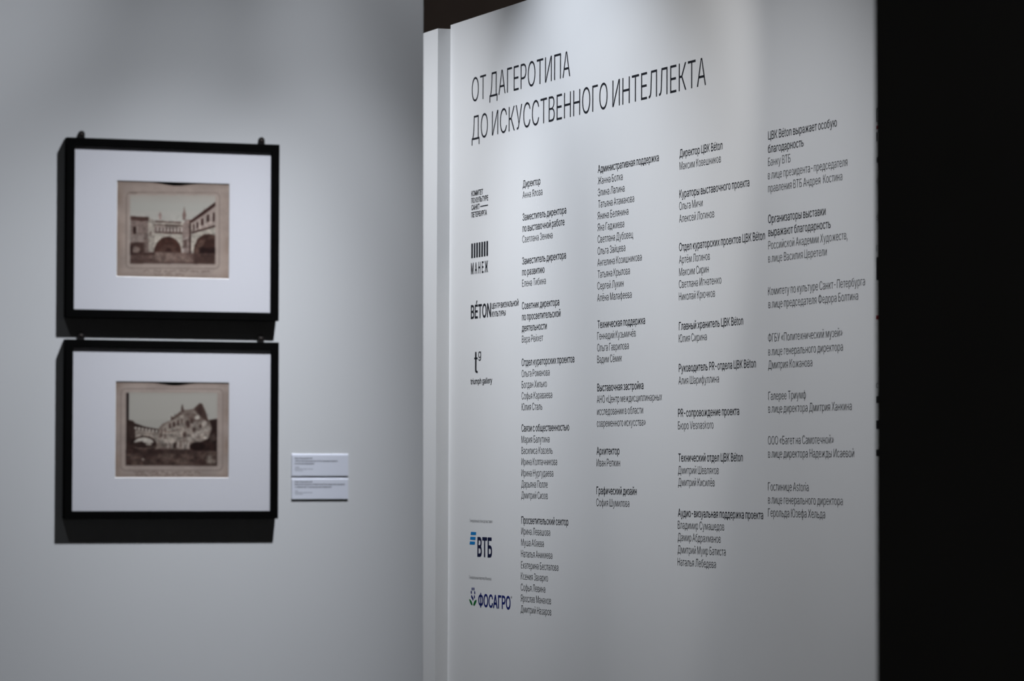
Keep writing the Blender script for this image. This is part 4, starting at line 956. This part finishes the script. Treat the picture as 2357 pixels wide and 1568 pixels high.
def ruin():
    c = Canvas(155, 1720, 120, 130, 1440, 1442, 8)
    c.card((144, 131, 123))
    c.outline(230, 212, 1640, 1345, 60, 14, (116, 104, 97), 0.8)
    c.outline(258, 238, 1612, 1318, 50, 10, (160, 147, 138), 0.5)
    c.rect(302, 268, 1560, 1276, (146, 142, 134), 1)
    c.rect(335, 300, 1540, 640, (152, 148, 140), 8, 0.6)
    D = (34, 23, 20)
    c.rect(303, 272, 336, 680, (24, 15, 14), 1)
    # mass of the ruined palace against the sky
    c.poly([(303, 640), (400, 664), (430, 706), (560, 742), (740, 772), (800, 700), (912, 650), (918, 590), (950, 605), (1054, 520),
            (1060, 470), (1076, 420), (1094, 500), (1130, 505), (1226, 490), (1318, 412), (1350, 420), (1395, 520), (1440, 646),
            (1560, 626), (1560, 1276), (303, 1276)], (104, 92, 84), 1)
    c.poly([(1060, 530), (1062, 470), (1076, 420), (1092, 500), (1100, 540)], (70, 56, 51), 1)
    c.poly([(915, 592), (950, 606), (1058, 528), (1062, 560), (920, 664)], (72, 58, 52), 2, 0.9)
    c.poly([(1240, 490), (1318, 412), (1350, 420), (1395, 520), (1440, 660), (1330, 650), (1290, 560)], (64, 49, 44), 3)
    c.poly([(1290, 500), (1335, 440), (1350, 560), (1300, 600)], (46, 33, 30), 4, 0.6)
    # bright facade
    c.poly([(760, 790), (850, 700), (1010, 610), (1094, 560), (1112, 900), (1010, 960), (770, 975)], (140, 130, 120), 2, 0.95, 0.85 + c.noise(16, 0.25))
    for x, y in ((905, 720), (960, 700), (1018, 676)):
        c.poly([(x - 14, y + 42), (x - 14, y - 18), (x, y - 36), (x + 14, y - 18), (x + 14, y + 42)], (58, 42, 38), 1, 0.95)
    for x, y in ((790, 800), (840, 790), (782, 862), (838, 868), (1068, 660)):
        c.rect(x - 14, y - 34, x + 14, y + 34, (84, 68, 62), 2, 0.85)
    c.stroke([(850, 820), (960, 800), (1070, 766)], 14, (96, 80, 72), 1, 0.8)
    # crumbling right part
    c.poly([(1100, 540), (1240, 520), (1360, 620), (1480, 760), (1440, 930), (1200, 980), (1110, 900)], (128, 118, 109), 4, 0.9, 0.65 + c.noise(26, 0.75))
    c.poly([(1110, 560), (1220, 530), (1300, 600), (1330, 660), (1180, 660)], (82, 66, 60), 4, 0.7, 0.7 + c.noise(30, 0.7))
    c.ell(1280, 612, 34, 26, (168, 160, 150), 2)
    for x, y, r in ((1150, 690, 44), (1210, 660, 36), (1160, 730, 30), (1110, 850, 40), (1330, 730, 30), (1240, 780, 34)):
        c.ell(x, y, r * 0.7, r, (54, 40, 36), 3, 0.85)
    for x, y in ((1380, 690), (1420, 770), (1290, 830), (1410, 890), (1180, 910), (1240, 870), (1350, 820)):
        c.ell(x, y, 34, 40, (160, 150, 140), 4, 0.7)
    c.poly([(1450, 648), (1560, 630), (1560, 1276), (1250, 1276), (1180, 1010), (1330, 950), (1440, 900), (1490, 760)], (38, 26, 23), 3)
    c.poly([(1460, 860), (1530, 830), (1540, 930), (1470, 960)], (86, 73, 66), 5, 0.6)
    # bridge and gateway on the left
    c.poly([(303, 640), (400, 664), (430, 720), (440, 1060), (303, 1276)], (44, 32, 28), 1)
    for x in (345, 375, 398):
        c.stroke([(x, 720), (x + 6, 900)], 10, (76, 62, 56), 2, 0.6)
    c.poly([(425, 780), (750, 806), (752, 960), (425, 960)], (128, 118, 109), 2)
    c.poly([(420, 690), (560, 742), (740, 772), (740, 800), (420, 742)], (40, 28, 25), 1)
    for i in range(7):
        c.ell(432 + i * 48, 758 + i * 6.5, 18, 18, (164, 157, 147), 1)
        c.ell(456 + i * 48, 772 + i * 5, 10, 18, (46, 33, 29), 1, 0.9)
    c.stroke([(440, 830), (740, 838)], 14, (100, 88, 80), 1, 0.8)
    c.ell(548, 985, 172, 118, (44, 31, 27), 1, 1.0, (303, 300, 1560, 1060))
    c.ell(545, 975, 140, 86, (166, 159, 149), 1, 1.0, (303, 300, 1560, 960))
    c.poly([(400, 965), (520, 940), (580, 985), (640, 1000), (640, 1040), (400, 1050)], (46, 33, 29), 2)
    c.poly([(560, 940), (660, 950), (650, 1000), (580, 1000)], (150, 142, 132), 2, 0.9)
    c.stroke([(420, 1032), (560, 1044), (700, 1020)], 12, (120, 106, 96), 2, 0.8)
    for x in (880, 935, 990, 1020, 1090, 1130, 1165):
        c.rect(x - 14, 950, x + 12, 1040, (146, 136, 127) if x != 990 else (60, 46, 41), 2, 0.85)
    c.rect(960, 965, 975, 1040, D, 1)
    # ground
    c.poly([(303, 1060), (500, 1052), (700, 1050), (900, 1046), (1100, 1062), (1250, 1050), (1560, 1080), (1560, 1276), (303, 1276)], (52, 38, 34), 3)
    c.poly([(303, 1060), (700, 1050), (900, 1046), (1100, 1062), (1560, 1080), (1560, 1276), (303, 1276)], (92, 78, 70), 5, 0.6, 0.5 + c.noise(18, 0.9))
    c.rect(303, 1060, 1300, 1110, (40, 28, 25), 6, 0.6)
    c.ell(1290, 1010, 110, 60, (28, 18, 16), 5)
    c.poly([(1370, 1175), (1460, 1120), (1560, 1125), (1545, 1250), (1420, 1240)], (124, 114, 104), 4, 0.9, 0.6 + c.noise(24, 0.8))
    c.ell(535, 1192, 20, 16, (140, 128, 118), 2)
    c.grain(303, 800, 1560, 1276, 0.2)
    c.grain(900, 560, 1440, 800, 0.16)
    c.script(410, 1340, 1372, 34, (86, 72, 66), 0.75)
    c.script(430, 1240, 1408, 30, (86, 72, 66), 0.75)
    return c.finish()


def print_mesh(name, img, w_, h, y, dip):
    """The mounted print: a slightly dipped top edge, tones on a fine grid."""
    xs = np.linspace(-w_ / 2, w_ / 2, GW + 1)
    vs = np.linspace(0, 1, GH + 1)
    verts = []
    for v in vs:
        for x in xs:
            q = x / w_
            sag = dip * (0.12 + math.exp(-((q - 0.02) / 0.14) ** 2))
            verts.append((x, y, h * (1 - v) - sag * max(0.0, 1 - v / 0.07)))
    n = GW + 1
    faces = [(r * n + c, (r + 1) * n + c, (r + 1) * n + c + 1, r * n + c + 1) for r in range(GH) for c in range(GW)]
    me = bpy.data.meshes.new(name)
    me.from_pydata(verts, [], faces)
    at_ = me.attributes.new('tone', 'FLOAT_COLOR', 'CORNER')
    cells = lin(np.clip(img, 4, 250)).reshape(-1, 3) / PRINT_LIGHT
    col = np.ones((len(faces) * 4, 4), np.float32)
    col[:, :3] = np.repeat(cells, 4, axis=0)
    at_.data.foreach_set('color', col.ravel())
    return me


PRINT_LIGHT = 0.62      # paper tones are read from a dim print, so they are lifted to true reflectance


def ring(bm, outer, inner, y0, y1):
    """A rectangular ring between two depths."""
    def rect(r, y):
        return [bm.verts.new(p) for p in ((r[0], y, r[2]), (r[1], y, r[2]), (r[1], y, r[3]), (r[0], y, r[3]))]
    of, ob, inf, inb = rect(outer, y0), rect(outer, y1), rect(inner, y0), rect(inner, y1)
    for i in range(4):
        j = (i + 1) % 4
        bm.faces.new((of[i], of[j], inf[j], inf[i]))
        bm.faces.new((ob[i], inb[i], inb[j], ob[j]))
        bm.faces.new((of[i], ob[i], ob[j], of[j]))
        bm.faces.new((inf[i], inf[j], inb[j], inb[i]))


DEPTH = 0.019


def picture(label, x, z, w_, h, roll, lip, win, img, tabs):
    """A black box frame hung flat on the left wall. win = window in the mat, measured from the frame's bottom middle."""
    m = LEFT_M @ Matrix.Translation((x, 0, z)) @ Matrix.Rotation(roll, 4, 'Y')
    t = thing('picture_frame', label, 'picture frame', m, 'framed photographs on the left wall')
    o_ = (-w_ / 2, w_ / 2, 0, h)
    i_ = (-w_ / 2 + lip, w_ / 2 - lip, lip, h - lip)
    bm = bmesh.new()
    ring(bm, o_, i_, -DEPTH, -0.001)
    bmesh.ops.bevel(bm, geom=[e for e in bm.edges], offset=0.0006, segments=1, affect='EDGES')
    link('moulding', mesh_of(bm, 'moulding'), M_FRAME, t)
    link('backing_board', box_mesh('backing_board', i_[0], i_[1], -0.0095, -0.0030, i_[2], i_[3]), M_BACK, t)
    # mat with a bevelled window
    a, b_, c, d = win
    bv = 0.0012
    bm = bmesh.new()
    yf, yb = -0.0148, -0.0138
    def rect(r, y):
        return [bm.verts.new(p) for p in ((r[0], y, r[2]), (r[1], y, r[2]), (r[1], y, r[3]), (r[0], y, r[3]))]
    of, inf = rect(i_, yf), rect((a - bv, b_ + bv, c - bv, d + bv), yf)
    inb, ob = rect((a, b_, c, d), yb), rect(i_, yb)
    for k in range(4):
        j = (k + 1) % 4
        bm.faces.new((of[k], of[j], inf[j], inf[k]))
        f = bm.faces.new((inf[k], inf[j], inb[j], inb[k]))
        f.material_index = 1
        bm.faces.new((inb[k], inb[j], ob[j], ob[k]))
        bm.faces.new((of[k], ob[k], ob[j], of[j]))
    me = mesh_of(bm, 'mat_board')
    me.materials.append(M_MAT)
    me.materials.append(M_CORE)
    link('mat_board', me, None, t)
    pr = link('photograph', print_mesh('photograph', img, b_ - a, d - c, 0.0, 0.0052), M_PRINT, t, 'sepia photograph on a beige mount')
    pr.location = ((a + b_) / 2, -0.0136, c)
    link('glass_pane', box_mesh('glass_pane', i_[0], i_[1], -0.0172, -0.0160, i_[2], i_[3]), M_GLASS, t)
    for tx in tabs:
        # round-headed hanging plate screwed to the wall above the frame
        bm = bmesh.new()
        prof = [(-0.0062, -0.014), (0.0062, -0.014)] + [(0.0062 * math.cos(q), 0.0085 + 0.0062 * math.sin(q)) for q in np.linspace(0, math.pi, 14)]
        fr_ = [bm.verts.new((px, -0.0045, pz)) for px, pz in prof]
        bk = [bm.verts.new((px, -0.0005, pz)) for px, pz in prof]
        bm.faces.new(fr_)
        bm.faces.new(bk[::-1])
        for k in range(len(prof)):
            j = (k + 1) % len(prof)
            bm.faces.new((fr_[k], bk[k], bk[j], fr_[j]))
        hg = link('hanging_tab', mesh_of(bm, 'hanging_tab'), M_TAB, t)
        hg.location = (tx, 0, h)
        bm = bmesh.new()
        bmesh.ops.create_uvsphere(bm, u_segments=16, v_segments=8, radius=0.0030)
        for v in bm.verts:
            v.co.y *= 0.5
        sc = link('screw', mesh_of(bm, 'screw'), M_SCREW, hg)
        sc.location = (0, -0.0047, 0.0075)
    return t


picture('upper black framed sepia photograph of a courtyard with two arches', -0.0069, 1.8372, 0.4246, 0.3445, 0.0030, 0.0158,
        (-0.1117, 0.1115, 0.0810, 0.2640), courtyard(), (-0.1800, 0.1800))
picture('lower black framed sepia photograph of a ruined building beside a bridge', -0.0077, 1.4526, 0.4252, 0.3428, 0.0030, 0.0150,
        (-0.1123, 0.1126, 0.0798, 0.2626), ruin(), (-0.1785, 0.1802))


# ------------------------------------------------------------------ the two caption cards
def caption(label, x0, x1, z0, z1, lines):
    m = LEFT_M @ Matrix.Translation(((x0 + x1) / 2, 0, z0))
    w_, h = x1 - x0, z1 - z0
    t = thing('caption_card', label, 'caption card', m, 'caption cards beside the lower frame')
    # thick card, its top edge rounded off towards the front
    prof = [(-0.0005, 0.0), (-0.0020, 0.0), (-0.0022, 0.0003), (-0.0022, h - 0.0040), (-0.0020, h - 0.0026), (-0.0016, h - 0.0010), (-0.0005, h)]
    bm = bmesh.new()
    lf = [bm.verts.new((-w_ / 2, y, z)) for y, z in prof]
    rt = [bm.verts.new((w_ / 2, y, z)) for y, z in prof]
    bm.faces.new(lf)
    bm.faces.new(rt[::-1])
    for k in range(len(prof)):
        j = (k + 1) % len(prof)
        bm.faces.new((lf[k], rt[k], rt[j], lf[j]))
    link('card', mesh_of(bm, 'card'), M_CARD, t)
    big, small = Lettering(-0.0024), Lettering(-0.0024)
    for text, x, z, wd, cap in lines:
        (big if cap > 0.0025 else small).line(text, x - (x0 + x1) / 2, z - z0, wd, cap, 14 if cap > 0.0025 else -8)
    link('caption_heading', big.mesh('caption_heading'), M_CAPTION, t)
    link('caption_text', small.mesh('caption_text'), M_CAPTION, t)


BIG, SMALL = 0.0030, 0.0021
caption('upper white caption card with a short second heading line', 0.2379, 0.3538, 1.5347, 1.5784, (
    ('Иван Барщевский', 0.2435, 1.5680, 0.0362, BIG),
    ('«Московские ворота» в Ростовском кремле', 0.2439, 1.5628, 0.0876, BIG),
    ('после реставрации', 0.2435, 1.5576, 0.0397, BIG),
    ('1886', 0.2439, 1.5506, 0.0087, SMALL),
    ('Альбуминовая печать', 0.2439, 1.5475, 0.0369, SMALL),
    ('Частное', 0.2443, 1.5444, 0.0155, SMALL)))
caption('lower white caption card with a long second heading line', 0.2379, 0.3536, 1.4894, 1.5309, (
    ('Иван Барщевский', 0.2436, 1.5222, 0.0361, BIG),
    ('Красная палата и ворота в Ростовском кремле', 0.2436, 1.5171, 0.1028, BIG),
    ('с северной стороны до реставрации', 0.2440, 1.5120, 0.0752, BIG),
    ('1885', 0.2440, 1.5044, 0.0063, SMALL),
    ('Альбуминовая печать', 0.2444, 1.5015, 0.0357, SMALL),
    ('Частное', 0.2444, 1.4987, 0.0155, SMALL)))
